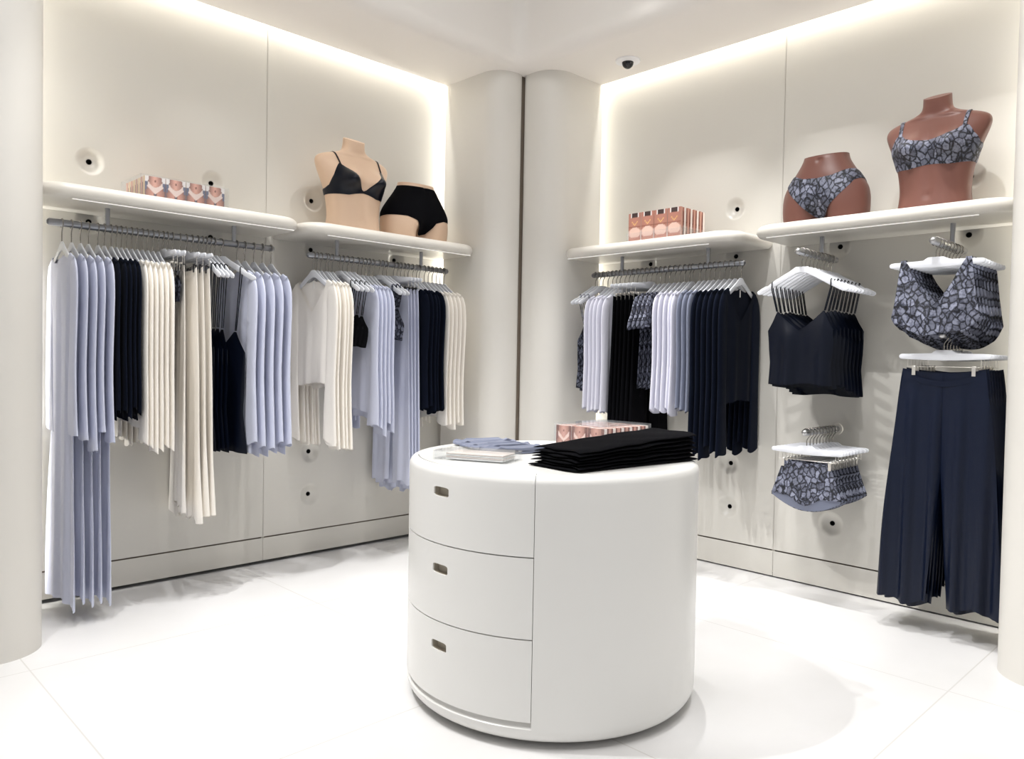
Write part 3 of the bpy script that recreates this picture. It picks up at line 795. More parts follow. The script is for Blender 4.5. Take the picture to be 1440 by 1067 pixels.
hang_group(ev(-0.42, -0.12, 7), var(lambda i: make_trousers('wide_trousers', M['skirt'], -0.168, -1.335 - 0.010 * i, w=0.188, leg_hem=0.123, A=0.016, ph=0.5 + 0.06 * i, T=0.012, k=58, gap=0.045, split=0.42, dip=0.06), 3), 'clip',
           'navy wide-leg trousers', 'navy trousers', 'trousers', wC, ft, 'navy wide-leg trousers', 'hangers on the navy trouser arm', RF, AA(-3.435, 1.512), 0.05)
wD = 'wall arm under satin camisoles'
hang_group(ev(-0.41, -0.07, 9), var(lambda i: make_shorts(M['snake'], -0.168, i), 2), 'clip',
           'snake print boy shorts', 'boy shorts', 'shorts', wD, ft, 'snake print boy shorts', 'hangers on the shorts arm', RF, AA(-2.75, 0.975), 0.05)

# ------------------------------------------------------------------ mannequin forms (front = local -y)
def catmull(tab, n):
    tab = np.array(tab, float); m = len(tab); out = []
    P = np.vstack([2 * tab[0] - tab[1], tab, 2 * tab[-1] - tab[-2]])
    for q in np.linspace(0, m - 1 - 1e-9, n):
        i = int(q); t = q - i
        p0, p1, p2, p3 = P[i], P[i + 1], P[i + 2], P[i + 3]
        out.append(0.5 * ((2 * p1) + (-p0 + p2) * t + (2 * p0 - 5 * p1 + 4 * p2 - p3) * t * t + (-p0 + 3 * p1 - 3 * p2 + p3) * t ** 3))
    return np.array(out)

BUST = catmull([(0.00, .180, .125, .115, 0), (0.10, .170, .118, .108, 0), (0.20, .180, .118, .112, 0), (0.28, .200, .114, .122, 0), (0.34, .222, .110, .128, .002), (0.385, .240, .102, .124, .006), (0.42, .251, .092, .112, .010),
                (0.445, .250, .083, .102, .014), (0.465, .237, .075, .093, .017), (0.481, .206, .068, .087, .018), (0.494, .162, .064, .082, .017), (0.507, .118, .061, .075, .013), (0.524, .084, .06, .068, .008), (0.548, .070, .059, .063, .002), (0.60, .066, .058, .058, -.004)], 96)
def bust_pt(th, row, off=0.0):
    z, a, bf, bb, yc = row
    st, ct = math.sin(th), math.cos(th)
    p = 2 / 2.25
    x = (a + off) * math.copysign(abs(st) ** p, st)
    b = bf if ct > 0 else bb
    y = -(b + off) * math.copysign(abs(ct) ** p, ct) + yc
    if ct > 0:
        for s in (-1, 1):
            dz = (z - 0.308); dzs = 0.060 if dz > 0 else 0.046
            if dz > 0: dzs = 0.072
            g = math.exp(-((x - s * 0.088) / 0.066) ** 2 - (dz / dzs) ** 2)
            y -= 0.088 * g
            x += s * 0.012 * g
        y += 0.010 * math.exp(-(x / 0.02) ** 2) * math.exp(-((z - 0.16) / 0.10) ** 2)          # midline
        y += 0.012 * math.exp(-(x / 0.011) ** 2 - ((z - 0.065) / 0.012) ** 2)                    # navel
        y -= 0.008 * math.exp(-((abs(x) - 0.075) / 0.05) ** 2 - ((z - 0.488) / 0.012) ** 2)       # collar bones
    else:
        y -= 0.016 * math.exp(-(x / 0.03) ** 2) * math.exp(-((z - 0.22) / 0.2) ** 2)
    k = sstep(0.54, 0.60, z)
    z = z + k * 0.026 * (-ct)
    return (x, y, z)

def row_at(tab, z):
    return [float(np.interp(z, tab[:, 0], tab[:, i])) for i in range(tab.shape[1])]

def loft(name, tab, fn, m, parent, n=80, cap_top=True):
    V = []
    for r in tab:
        for k in range(n): V.append(fn(2 * PI * k / n, r))
    F = grid_faces(n, len(tab), True)
    bm = bmesh.new(); vs = [bm.verts.new(p) for p in V]
    for q in F: bm.faces.new([vs[i] for i in q])
    bm.faces.new([vs[i] for i in range(n)][::-1])
    top = [vs[(len(tab) - 1) * n + k] for k in range(n)]
    bm.faces.new(top)
    return obj_bm(name, bm, m, parent, angle=55)

def patch(name, tab, fn, zlo, zhi, m, parent, n=120, nv=14, off=0.0045):
    V = []
    for j in range(nv):
        e = j / (nv - 1)
        for k in range(n):
            th = -PI + 2 * PI * k / n
            a, b = zlo(th), zhi(th)
            o_ = off * min(1.0, 0.3 + 6 * min(e, 1 - e)) 
            V.append(fn(th, row_at(tab, a + (b - a) * e), o_))
    F = grid_faces(n, nv, True)
    return obj(name, V, F, m, parent)

def strap_on(tab, x, z0f, z0b, ztop, w, m, parent, off=0.004, xt=None):
    pts = []
    def th_of(xx, r):
        return math.asin(min(1.0, (abs(xx) / r[1])) ** (2.25 / 2)) * (1 if xx > 0 else -1)
    for z in np.linspace(z0f, ztop, 22):
        r = row_at(tab, z); xx = float(np.interp(z, [z0f, 0.485], [x, xt]))
        if r[1] < abs(xx) * 1.002: break
        pts.append(fn_pt(th_of(xx, r), r, off))
    pb = []
    for z in np.linspace(z0b, ztop, 24):
        r = row_at(tab, z)
        if r[1] < abs(xt) * 1.002: break
        t = th_of(xt, r); t = math.copysign(PI, xt) - t
        pb.append(fn_pt(t, r, off))
    allp = pts + pb[::-1]
    V = []
    nn = len(allp)
    for i, p in enumerate(allp):
        t = Vector(allp[min(i + 1, nn - 1)]) - Vector(allp[max(i - 1, 0)])
        t.normalize()
        q = Vector((1, 0, 0)); q = (q - t * q.dot(t)).normalized()
        nrm = q.cross(t) if q.cross(t).dot(Vector(p) - Vector((p[0], 0, p[2] - 0.05))) > 0 else t.cross(q)
        for a, b in ((-1, -0.3), (1, -0.3), (1, 1), (-1, 1)):
            V.append(tuple(Vector(p) + q * (a * w / 2) + nrm * (b * 0.002)))
    return MB().add(V, grid_faces(4, nn, True)).out('strap', m, parent, angle=50)
fn_pt = lambda t, r, off: bust_pt(t, r, off)

def tri_bra(t, m):
    ap = math.radians(33)
    def zhi(th):
        q = abs(th)
        return float(np.interp(q, [0, 0.05, 0.25, ap - 0.015, ap + 0.015, 0.95, 1.3, 1.6, PI], [0.250, 0.256, 0.325, 0.412, 0.412, 0.330, 0.272, 0.258, 0.255]))
    zlo = lambda th: float(np.interp(abs(th), [0, 0.1, 0.5, 1.0, PI], [0.236, 0.232, 0.214, 0.216, 0.222]))
    b = patch('bra', BUST, bust_pt, zlo, zhi, m, t); b['label'] = 'black triangle bra with thin straps'
    for s in (-1, 1): strap_on(BUST, s * 0.140, 0.402, 0.25, 0.52, 0.009, m, b, xt=s * 0.150)
def scoop_bra(t, m):
    def zhi(th):
        return float(np.interp(abs(th), [0, 0.25, 0.45, 0.58, 0.70, 0.95, 1.4, PI], [0.345, 0.350, 0.374, 0.406, 0.406, 0.362, 0.32, 0.31]))
    zlo = lambda th: float(np.interp(abs(th), [0, 0.5, 1.2, PI], [0.222, 0.212, 0.222, 0.228]))
    b = patch('bra', BUST, bust_pt, zlo, zhi, m, t); b['label'] = 'snake print scoop bra'
    for s in (-1, 1): strap_on(BUST, s * 0.150, 0.395, 0.30, 0.52, 0.018, m, b, xt=s * 0.155)

HIP = catmull([(0.0, .232, .125, .150, .985), (0.03, .236, .130, .155, .96), (0.06, .239, .134, .160, .80), (0.095, .240, .136, .165, .42), (0.14, .238, .134, .165, .16), (0.19, .226, .128, .155, .06), (0.25, .190, .118, .132, .0), (0.30, .155, .106, .112, 0), (0.34, .131, .098, .10, 0), (0.365, .122, .094, .096, 0), (0.375, .120, .093, .095, 0)], 60)
def hip_pt(th, row, off=0.0, bridge=1.0):
    z, a, bf, bb, w = row
    w = min(1, max(0, w)) * bridge
    st, ct = math.sin(th), math.cos(th)
    x = (a + off) * st
    b = (bf if ct > 0 else bb)
    y = -(b + off) * math.copysign(abs(ct) ** 0.85, ct)
    y *= 1 - w * math.exp(-(x / 0.055) ** 2)
    if ct > 0:
        y += 0.012 * math.exp(-(x / 0.012) ** 2 - ((z - 0.335) / 0.014) ** 2)
    k = sstep(0.34, 0.375, z)
    return (x, y, z + k * 0.012 * (-ct))
def hip_cloth(th, row, off=0.0): return hip_pt(th, row, off * 1.1, 0.72)

def form(name, label, loc, rz, bust, skin, wear, sc=1.0, sz=1.0):
    t = empty(name, loc, rz); tag(t, label, 'mannequin', 'mannequin forms on the shelves')
    t.scale = (sc, sc, sz)
    if bust: loft('torso', BUST, bust_pt, skin, t)
    else: loft('hips', HIP, hip_pt, skin, t)
    wear(t)
    return t
def high_brief(t):
    zlo = lambda th: float(np.interp(abs(math.sin(th)), [0, 0.12, 0.3, 0.6, 1.0], [0.035, 0.045, 0.115, 0.138, 0.142]))
    b = patch('briefs', HIP, hip_cloth, zlo, lambda th: 0.352 - 0.01 * math.cos(th), M['black_fab'], t, nv=18, n=160); b['label'] = 'black high-waisted briefs'
def snake_brief(t):
    zlo = lambda th: float(np.interp(abs(math.sin(th)), [0, 0.13, 0.5, 0.85, 1.0], [0.02, 0.035, 0.125, 0.205, 0.222])) if math.cos(th) > 0 else float(np.interp(abs(math.sin(th)), [0, 0.13, 0.5, 1.0], [0.02, 0.03, 0.10, 0.222]))
    zhi = lambda th: float(np.interp(abs(math.sin(th)), [0, 0.4, 0.8, 1.0], [0.232, 0.240, 0.268, 0.278]))
    b = patch('briefs', HIP, hip_cloth, zlo, zhi, M['snake'], t, nv=16, n=160); b['label'] = 'snake print high-leg briefs'

ZTL, ZTR = ZL + TH, ZR + TH
form('bust_form', 'pale female bust mannequin wearing a black triangle bra', (-1.80, -0.275, ZTL), 0.0, True, M['pale_skin'], lambda t: tri_bra(t, M['satin']), 1.06, 1.0)
form('hip_form', 'pale hip mannequin wearing black high-waisted briefs', (-1.285, -0.27, ZTL), 0.0, False, M['pale_skin'], high_brief, 1.10, 1.06)
form('hip_form', 'brown hip mannequin wearing snake print briefs', (-0.27, -2.755, ZTR), RM, False, M['dark_skin'], snake_brief, 1.0, 1.02)
form('bust_form', 'brown female bust mannequin wearing a snake print bra', (-0.285, -3.33, ZTR), RM, True, M['dark_skin'], lambda t: scoop_bra(t, M['snake']), 0.97, 0.97)

# ------------------------------------------------------------------ picture packets in clear boxes
def print_colour(style, u, v):
    """printed picture: cropped figure in briefs"""
    s = abs(u - 0.5)
    skin = np.array(lin(188, 130, 114)); light = np.array(lin(226, 188, 172)); deep = np.array(lin(138, 84, 72)); bg = np.array(lin(96, 102, 128)); white = np.array(lin(240, 234, 232))
    if style == 0:
        w = 0.30 + 0.16 * (1 - v) ** 0.8 if v > 0.35 else 0.46
        if s > w: return bg if v < 0.75 else white
        c = skin * (1 - 0.5 * (s / w) ** 3) + light * 0.25 * (1 - s / w)
        if v > 0.55: c = c * 0.9 + light * 0.25 * math.exp(-((u - 0.45) / 0.15) ** 2)
        if math.hypot((u - 0.5) / 0.05, (v - 0.80) / 0.05) < 1: c = deep
        top = 0.50 + 0.55 * s * s * 4; low = 0.18 + 0.85 * s
        if low < v < top: c = light * 0.55 + white * 0.5
        if v < 0.20 and s < 0.05: c = bg * 0.6
        elif v < low and s < 0.09: c = deep
        return c
    if style == 1:
        c = skin * 0.92 - 0.25 * deep * (s * 2) ** 2
        if v > 0.86 and s < 0.32: c = np.array(lin(66, 48, 48))
        if v > 0.86 and 0.22 < s < 0.33: c = white
        if abs(v - (0.58 + 0.55 * s)) < 0.02 and s < 0.24: c = np.array(lin(232, 190, 120))
        if math.hypot((u - 0.5) / 0.46, (v - 0.31) / 0.19) < 1: c = light * 0.9 + 0.08
        if v < 0.16: c = skin * 0.95
        if abs(v - 0.52) < 0.015: c = deep
        if s > 0.46 and v < 0.4: c = white
        return c
    w = 0.36 + 0.1 * (0.5 - v)
    if s > w: return deep * 0.75
    c = skin * 0.75 + light * 0.35 * (1 - s / w)
    if math.hypot((u - 0.5) / 0.05, (v - 0.72) / 0.05) < 1: c = deep
    if 0.14 + 0.9 * s < v < 0.30 + 1.1 * s: c = light * 0.7 + white * 0.3
    elif v < 0.14 + 0.9 * s and s < 0.10: c = deep
    return c

def make_packet(style, w, h, d, side_mat):
    """one thin printed packet: front at local -y"""
    nx, nz = 26, 30
    V = []; F = []; cols = []; fm = []
    for j in range(nz):
        for i in range(nx):
            V.append((w * (i / (nx - 1) - 0.5), -d / 2, h * j / (nz - 1)))
            cols.append(tuple(np.clip(print_colour(style, i / (nx - 1), j / (nz - 1)), 0.003, 1)) + (1,))
    F += grid_faces(nx, nz); fm += [0] * len(F)
    b = len(V); a = w / 2
    for x, z in ((-a, 0), (a, 0), (a, h), (-a, h)): V.append((x, -d / 2, z)); cols.append((0.8, 0.7, 0.65, 1))
    for x, z in ((-a, 0), (a, 0), (a, h), (-a, h)): V.append((x, d / 2, z)); cols.append((0.8, 0.7, 0.65, 1))
    q = [(b, b + 4, b + 5, b + 1), (b + 1, b + 5, b + 6, b + 2), (b + 2, b + 6, b + 7, b + 3), (b + 3, b + 7, b + 4, b), (b + 4, b + 7, b + 6, b + 5)]
    F += q; fm += [1] * 5
    o = obj('picture_packet', V, F, None, None, False, [M['photo'], side_mat], fm)
    at = o.data.color_attributes.new('print', 'FLOAT_COLOR', 'POINT')
    at.data.foreach_set('color', np.array(cols, dtype=np.float32).ravel())
    return o

def packet_box(style, loc, rz, ncol, nrow, w, h, pitch, d, side_mats, where, gname, tray, tray_label, wall_h, lid=False, order='front'):
    t = empty('clear_box', loc, rz); tag(t, tray_label, 'box', 'clear acrylic display boxes')
    W = ncol * w + tray * 2; D = nrow * pitch + 0.016; th = 0.004
    MB().box((0, -D / 2, 0.002), (W, D, 0.003)).out('base', M['acrylic'], t, smooth=False)
    for s in (-1, 1): MB().box((s * (W / 2 - th / 2), -D / 2, 0.0045 + wall_h / 2), (th, D - 0.009, wall_h)).out('side_panel', M['acrylic'], t, smooth=False)
    MB().box((0, -D + 0.002, 0.0045 + wall_h / 2), (W, th, wall_h)).out('front_panel', M['acrylic'], t, smooth=False)
    MB().box((0, -0.002, 0.0045 + wall_h / 2), (W, th, wall_h)).out('back_panel', M['acrylic'], t, smooth=False)
    if lid: MB().box((0, -D / 2, 0.0045 + wall_h + 0.0025), (W, D, 0.004)).out('lid', M['acrylic'], t, smooth=False)
    protos = [make_packet(style, w - 0.003, h, d, sm) for sm in side_mats]
    used = {}
    mat_w = Matrix.Translation(Vector(loc)) @ Matrix.Rotation(rz, 4, 'Z')
    cn = ['first', 'second', 'third', 'fourth']
    for r in range(nrow):
        for c in range(ncol):
            k = (r + c) % len(protos)
            o = protos[k] if not used.get(k) else protos[k].copy()
            if used.get(k): COL.objects.link(o)
            used[k] = True
            p = mat_w @ Vector((-(ncol - 1) * w / 2 + c * w, -D + 0.010 + d / 2 + r * pitch, 0.0048))
            o.location = p; o.rotation_euler = (0, 0, rz)
            tag(o, f'printed underwear packet in {where}, {ORD[r]} row from the front, {cn[c]} column', 'packet', gname)

def rz_front(dirv):  # local -y -> dirv
    return math.atan2(dirv[1], dirv[0]) + PI / 2
packet_box(0, (-2.925, -0.075, ZTL), 0.0, 4, 8, 0.108, 0.112, 0.037, 0.031, [M['cardtan'], M['cardpink']], 'the low shelf box', 'picture packets in the low shelf box', 0.022, 'low clear acrylic box of picture packets on the shelf', 0.118)
packet_box(1, (-0.085, -1.668, ZTR), RM, 4, 8, 0.104, 0.192, 0.037, 0.022, [M['card'], M['cardpink']], 'the tall shelf block', 'picture packets in the tall shelf block', 0.010, 'tall block of picture packets in a shallow clear box on the shelf', 0.06)

# ------------------------------------------------------------------ round drawer counter
CC = (-2.227, -2.492); RC = 0.594; ZT = 0.957
cnt = empty('round_drawer_counter', (CC[0], CC[1], 0)); tag(cnt, 'round white lacquered counter with three curved drawers', 'counter')
A0, A1 = math.radians(179.2 - 37.6), math.radians(179.2 + 37.6)
zs0, zs3 = 0.098, ZT
RB = 0.034
def cyl(a, r, z): return (r * math.cos(a), r * math.sin(a), z)
# body lathe
angs = []
for k in range(97): angs.append((A1 + (2 * PI - (A1 - A0)) * k / 96, 0))
for k in range(49): angs.append((A0 + (A1 - A0) * k / 48 + 2 * PI, 1))
base_prof = [(0.45, 0.016), (RC - 0.06, 0.016)] + [(RC - 0.06 + 0.06 * math.sin(math.radians(a)), 0.016 + 0.06 - 0.06 * math.cos(math.radians(a))) for a in range(10, 91, 10)]
top_prof = [(RC - RB + RB * math.cos(math.radians(a)), ZT - RB + RB * math.sin(math.radians(a))) for a in range(0, 91, 10)]
prof0 = base_prof + [(RC, 0.3), (RC, 0.6), (RC, 0.85)] + top_prof + [(RC - RB - 0.003, ZT), (0.02, ZT)]
prof1 = base_prof + [(RC - 0.03, zs0 + 0.0012), (RC - 0.03, 0.6), (RC - 0.03, 0.85)] + [(RC - RB - 0.004, ZT - 0.03 + 0.0028 * i) for i in range(len(top_prof))] + [(RC - RB - 0.004, ZT), (0.02, ZT)]
V = []
for (a, rec) in angs:
    for (r, z) in (prof1 if rec else prof0): V.append(cyl(a, r, z))
npf = len(prof0); na = len(angs); F = []
for i in range(na):
    i2 = (i + 1) % na
    for j in range(npf - 1): F.append((i * npf + j, i2 * npf + j, i2 * npf + j + 1, i * npf + j + 1))
bm = bmesh.new(); vs = [bm.verts.new(p) for p in V]
for q in F: bm.faces.new([vs[i] for i in q])
bmesh.ops.remove_doubles(bm, verts=bm.verts[:], dist=1e-6)
obj_bm('counter_body', bm, M['counter'], cnt, angle=35)
MB().tube([(0, 0, ZT - 0.002), (0, 0, ZT)], 0.05, 24).out('counter_cap', M['counter'], cnt, smooth=False)
n = 64
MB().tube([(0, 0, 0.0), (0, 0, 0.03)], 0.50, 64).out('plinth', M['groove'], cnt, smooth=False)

def drawer(z0, z1, zh, top):
    g = 0.0022
    a0, a1 = A0 + 0.0035, A1 - 0.0035
    z0 += g; z1 -= 0 if top else g
    ah = math.radians(179.2)
    hw, hh = math.radians(4.55), 0.0175   # slot half sizes
    cw, ch = math.radians(6.5), 0.032
    V = []; idx = {}; F = []
    def vid(a, r, z):
        k = (round(a, 6), round(r, 5), round(z, 5))
        if k not in idx: idx[k] = len(V); V.append(cyl(a, r, z))
        return idx[k]
    al = sorted(set([round(x, 6) for x in list(np.linspace(a0, ah - cw, 14)) + list(np.linspace(ah - cw, ah + cw, 9)) + list(np.linspace(ah + cw, a1, 14))]))
    ztop = z1 if not top else ZT - RB
    zl = [z0, z0 + 0.004, zh - ch, zh + ch, ztop - (0.004 if not top else 0), ] + ([] if top else [ztop])
    zl = sorted(set([round(z, 5) for z in zl]))
    ring_sq = []
    for i in range(len(al) - 1):
        for j in range(len(zl) - 1):
            a, b, c, e = al[i], al[i + 1], zl[j], zl[j + 1]
            if ah - cw - 1e-5 < a and b < ah + cw + 1e-5 and abs(c - (zh - ch)) < 1e-4: continue
            F.append([vid(a, RC, c), vid(b, RC, c), vid(b, RC, e), vid(a, RC, e)])
    cs = [x for x in al if ah - cw - 1e-5 <= x <= ah + cw + 1e-5]
    # square ring (counter-clockwise) matched to a stadium ring
    sq = [(x, zh - ch) for x in cs] + [(cs[-1], zh + ch)] + [(x, zh + ch) for x in cs[::-1][1:]]
    inner = []
    for (x, z) in sq:
        dx, dz = (x - ah) * RC, (z - zh)
        L = hw * RC - hh
        # project onto stadium
        px = max(-L, min(L, dx * 0.78)); vx, vz = dx - px, dz
        q = math.hypot(vx, vz); inner.append((ah + (px + vx / q * hh) / RC, zh + vz / q * hh))
    m = len(sq)
    s_id = [vid(x, RC, round(z, 5)) for x, z in sq]; i_id = [vid(x, RC, z) for x, z in inner]; d_id = [vid(x, RC - 0.006, z) for x, z in inner]
    for k in range(m):
        k2 = (k + 1) % m
        F.append([s_id[k], s_id[k2], i_id[k2], i_id[k]]); F.append([i_id[k], i_id[k2], d_id[k2], d_id[k]])
    # edges turned in
    rin = RC - 0.02
    for i in range(len(al) - 1):
        F.append([vid(al[i], RC, zl[0]), vid(al[i], rin, zl[0]), vid(al[i + 1], rin, zl[0]), vid(al[i + 1], RC, zl[0])])
        if not top: F.append([vid(al[i], RC, zl[-1]), vid(al[i + 1], RC, zl[-1]), vid(al[i + 1], rin, zl[-1]), vid(al[i], rin, zl[-1])])
    if top:
        tp = top_prof
        for j in range(len(tp) - 1):
            for i in range(len(al) - 1):
                F.append([vid(al[i], tp[j][0], tp[j][1]), vid(al[i + 1], tp[j][0], tp[j][1]), vid(al[i + 1], tp[j + 1][0], tp[j + 1][1]), vid(al[i], tp[j + 1][0], tp[j + 1][1])])
    for aa in (al[0], al[-1]):
        for j in range(len(zl) - 1):
            F.append([vid(aa, RC, zl[j]), vid(aa, RC, zl[j + 1]), vid(aa, rin, zl[j + 1]), vid(aa, rin, zl[j])])
    bm = bmesh.new(); vs = [bm.verts.new(p) for p in V]
    for q in F:
        try: bm.faces.new([vs[i] for i in q])
        except ValueError: pass
    bmesh.ops.remove_doubles(bm, verts=bm.verts[:], dist=1e-6)
    d = obj_bm('drawer', bm, M['counter'], cnt, angle=35)
    V = [cyl(x, RC - 0.006, z) for x, z in inner] + [cyl(x, RC - 0.026, z) for x, z in inner]
    F = grid_faces(m, 2, True) + [tuple(range(m, 2 * m))]
    obj('handle_slot', V, F, M['slot'], d, smooth=False)
drawer(0.672, ZT, 0.865, True); drawer(0.387, 0.672, 0.581, False); drawer(0.098, 0.387, 0.297, False)

# ------------------------------------------------------------------ things on the counter
packet_box(2, (-1.565, -2.365, ZT), rz_front((-1, 0.0)), 3, 11, 0.097, 0.088, 0.031, 0.020, [M['card'], M['cardpink']], 'the counter box', 'picture packets in the counter box', 0.005, 'clear lidded box of picture packets on the round counter', 0.094, lid=True)

def folded(name, L, W, th, m, ph, parent=None, rumple=0.004, nx=40, ny=14, ruffle=0.0, lev=0, pitch=0.0, lean=0.0):
    """soft folded garment: a pad with rounded folded edges all round, slightly uneven; lev/pitch: how many such pads lie beneath it"""
    V = []
    n = 2 * ny
    us = np.sin(np.linspace(-PI / 2, PI / 2, nx))
    for u in us:
        q = max(0.0, (abs(u) - 0.95) / 0.05)
        ex = math.sqrt(max(0.0, 1 - q * q)) * 0.95 + 0.05
        x = u * L / 2 * (1 + 0.01 * math.sin(ph * 5))
        kk = 1 + lean * u
        for k in range(n):
            a = 2 * PI * k / n
            cx, cz = math.cos(a), math.sin(a)
            y = math.copysign(abs(cx) ** 0.5, cx) * (W / 2) * (0.985 + 0.015 * ex) + 0.004 * math.sin(4 * u + ph * 2.3)
            zz = th / 2 + math.copysign(abs(cz) ** 0.75, cz) * th / 2 * ex
            v = y / (W / 2)
            sag = rumple * (math.sin(3.1 * u) * math.cos(2.2 * v) + 0.6 * math.sin(6 * u + 3 * v))
            edge = 0.0035 * max(0.0, abs(v) - 0.8) / 0.2 * (lev > 0)      # the edges droop a little
            z = (lev * pitch + zz) * kk + (abs(sag) if lev or cz > 0 else 0.0) - edge
            if ruffle and cz > 0: z += ruffle * (0.5 + 0.5 * math.sin(26 * y / W + 4 * ph + 3 * u)) * (abs(u) ** 4)
            V.append((x + 0.006 * math.sin(5 * v + ph * 3), y, max(0.0004, z)))
    F = grid_faces(n, nx, True) + [tuple(range(n))[::-1], tuple((nx - 1) * n + k for k in range(n))]
    return obj(name, V, F, m, parent)

for i in range(7):
    o = folded('folded_trousers', 0.66 - 0.004 * i, 0.262 - 0.004 * (i % 3), 0.0118, M['black_fab'], 0.9 * i + 0.3, rumple=0.004, lev=i, pitch=0.0137, lean=0.22)
    o.location = (-2.215 + 0.006 * math.sin(2.3 * i), -2.815 + 0.005 * math.cos(1.9 * i), ZT + 0.001); o.rotation_euler = (0, 0, math.radians(-6 + 0.7 * math.sin(1.7 * i)))
    lab = ['bottom', 'second lowest', 'third lowest', 'middle', 'third from the top', 'second from the top', 'topmost'][i]
    tag(o, f'{lab} black folded trousers of the stack on the round counter', 'trousers', 'black folded trousers on the counter')
spots = [(-2.20, -2.04, 78, 0.017), (-2.235, -2.14, 82, 0.016), (-2.27, -2.25, 74, 0.018), (-2.30, -2.35, 70, 0.02)]
for i, (x, y, a, thk) in enumerate(spots):
    o = folded('folded_shirt', 0.098, 0.30, thk, M['slate'], 1.3 * i, rumple=0.005, ruffle=0.012)
    o.location = (x, y, ZT + 0.001); o.rotation_euler = (0, 0, math.radians(a))
    tag(o, f'{ORD[i]} slate blue folded shirt on the counter, counted from the far edge', 'top', 'slate blue folded tops on the counter')

tr = empty('clear_tray', (-2.585, -2.42, ZT), math.radians(-66)); tag(tr, 'flat clear acrylic box of white papers on the round counter', 'box', 'clear acrylic display boxes')
TW, TD, THh = 0.315, 0.155, 0.036
MB().box((0, 0, 0.0025), (TW, TD, 0.004)).out('base', M['acrylic'], tr, smooth=False)
MB().box((0, 0, THh), (TW, TD, 0.004)).out('lid', M['acrylic'], tr, smooth=False)
for s in (-1, 1):
    MB().box((s * (TW / 2 - 0.003), 0, THh / 2 + 0.0012), (0.005, TD, THh - 0.008)).out('side_panel', M['acrylic'], tr, smooth=False)
    MB().box((0, s * (TD / 2 - 0.003), THh / 2 + 0.0012), (TW - 0.012, 0.005, THh - 0.008)).out('side_panel', M['acrylic'], tr, smooth=False)
mw = Matrix.Translation(tr.location) @ Matrix.Rotation(math.radians(-66), 4, 'Z')
for i in range(4):
    o = MB().box((0, 0, 0), (0.24, 0.125, 0.0045)).out('paper_sheaf', M['paper'] if i % 2 == 0 else M['card'], None, smooth=False)
    o.location = mw @ Vector((0.012, 0.0, 0.0075 + 0.0062 * i)); o.rotation_euler = (0, 0, math.radians(-66))
    tag(o, f'{["bottom", "second lowest", "second highest", "top"][i]} sheaf of white paper inside the flat clear box', 'paper', 'paper sheaves in the flat clear box')

# ------------------------------------------------------------------ ceiling dome camera
dc = empty('dome_camera', (-0.335, -1.385, ZS)); tag(dc, 'white round security camera with dark dome under the bulkhead', 'camera')
MB().tube([(0, 0, -0.001), (0, 0, -0.010), (0, 0, -0.014)], [0.086, 0.083, 0.070], 40).out('mounting_ring', M['white'], dc)
V = []; n = 28
for j in range(9):
    a = math.radians(90 * j / 8)
    for k in range(n): V.append((0.040 * math.cos(a) * math.cos(2 * PI * k / n), 0.040 * math.cos(a) * math.sin(2 * PI * k / n), -0.014 - 0.042 * math.sin(a)))
obj('dome', V, grid_faces(n, 9, True), M['dome'], dc)

# ------------------------------------------------------------------ light
def area(name, loc, rot, sx, sy, e, col=(1, 0.96, 0.88)):
    l = bpy.data.lights.new(name, 'AREA'); l.shape = 'RECTANGLE'; l.size = sx; l.size_y = sy; l.energy = e; l.color = col
    o = bpy.data.objects.new(name, l); COL.objects.link(o); o.location = loc; o.rotation_euler = rot; return o
def spot(name, loc, tgt, e, ang=70, blend=0.6, rad=0.035, col=(1, 0.995, 0.985)):
    l = bpy.data.lights.new(name, 'SPOT'); l.energy = e; l.spot_size = math.radians(ang); l.spot_blend = blend; l.shadow_soft_size = rad; l.color = col
    o = bpy.data.objects.new(name, l); COL.objects.link(o); o.location = loc
    o.rotation_euler = (Vector(tgt) - Vector(loc)).to_track_quat('-Z', 'Y').to_euler(); return o
WARM = (1, 0.98, 0.92)
# LED coves: above the bulkhead's rear edge, and down both sides of each bay
area('cove_left', (-2.15, -0.055, 3.66), (0, 0, 0), 3.3, 0.03, 20, WARM)
area('cove_right', (-0.055, -2.25, 3.66), (0, 0, PI / 2), 3.3, 0.03, 20, WARM)
area('cove_left_inner', (-0.70, -0.055, 2.45), (0, PI / 2, 0), 2.1, 0.03, 9, WARM)
area('cove_left_outer', (-3.80, -0.055, 1.75), (0, -PI / 2, 0), 3.3, 0.03, 13, WARM)
area('cove_right_inner', (-0.055, -0.70, 1.75), (-PI / 2, 0, 0), 0.03, 3.3, 13, WARM)
area('cove_right_outer', (-0.055, -3.88, 1.75), (PI / 2, 0, 0), 0.03, 3.3, 13, WARM)
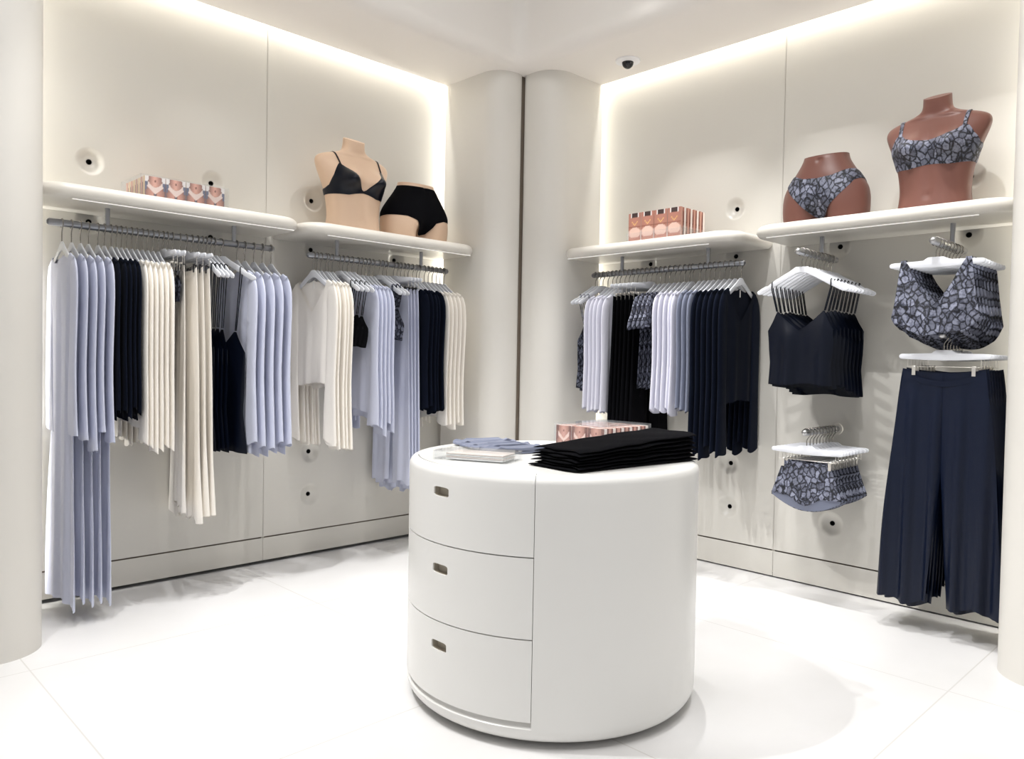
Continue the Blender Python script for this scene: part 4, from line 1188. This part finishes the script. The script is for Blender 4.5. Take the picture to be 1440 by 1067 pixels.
# ceiling spots
ZC = 4.66
for x in (-3.55, -2.65, -1.75):
    spot('ceiling_spot', (x, -2.37, ZC), (x, 0.0, 1.84), 62, 28, 0.6, 0.016)
    spot('ceiling_spot', (x + 0.3, -1.41, ZC), (x + 0.3, -0.92, 0.0), 125, 40, 0.4, 0.016)
for y in (-3.55, -2.7, -1.85):
    spot('ceiling_spot', (-2.05, y, ZC), (0.0, y, 1.73), 175, 28, 0.6, 0.016)
    spot('ceiling_spot', (-1.41, y + 0.25, ZC), (-0.92, y + 0.15, 0.0), 210, 40, 0.4, 0.016)
for x, y, tx, ty, e in ((-4.1, -1.35, -2.4, -2.7, 320), (-3.7, -1.1, -2.2, -2.7, 230), (-2.9, -4.7, -1.7, -4.2, 130), (-5.0, -3.4, -4.3, -2.9, 70)):
    spot('ceiling_spot', (x, y, ZC), (tx, ty, 0.0), e, 72, 0.7, 0.022)
area('added_ceiling_fill', (-3.3, -3.3, ZC), (0, 0, 0), 2.4, 2.4, 68, (1, 0.99, 0.98))  # unseen fill light, added to lift the bulkhead faces, pillars and walls
w = bpy.data.worlds.new('shop_ambient'); SC.world = w; w.use_nodes = True
w.node_tree.nodes['Background'].inputs[0].default_value = (0.99, 0.995, 1, 1)
w.node_tree.nodes['Background'].inputs[1].default_value = 0.34

# ------------------------------------------------------------------ camera
R = Matrix(((0.71450874, 0.0048584, -0.69960965), (-0.69939393, 0.03074246, -0.71407494), (0.01803846, 0.99951553, 0.02536369)))
cd = bpy.data.cameras.new('camera'); cd.sensor_fit = 'HORIZONTAL'; cd.sensor_width = 36; cd.lens = 27.0; cd.clip_start = 0.05
cam = bpy.data.objects.new('camera', cd); COL.objects.link(cam)
mwc = R.to_4x4(); mwc.translation = Vector((-4.595, -4.655, 1.35)); cam.matrix_world = mwc
SC.camera = cam
SC.view_settings.view_transform = 'Standard'; SC.view_settings.look = 'None'; SC.view_settings.gamma = 1; SC.view_settings.exposure = 0.12
SC.view_settings.use_curve_mapping = False
SC.cycles.max_bounces = 8; SC.cycles.transparent_max_bounces = 8; SC.cycles.transmission_bounces = 6; SC.cycles.diffuse_bounces = 5; SC.cycles.glossy_bounces = 4
SC.cycles.use_denoising = True
SC.cycles.sample_clamp_indirect = 6.0
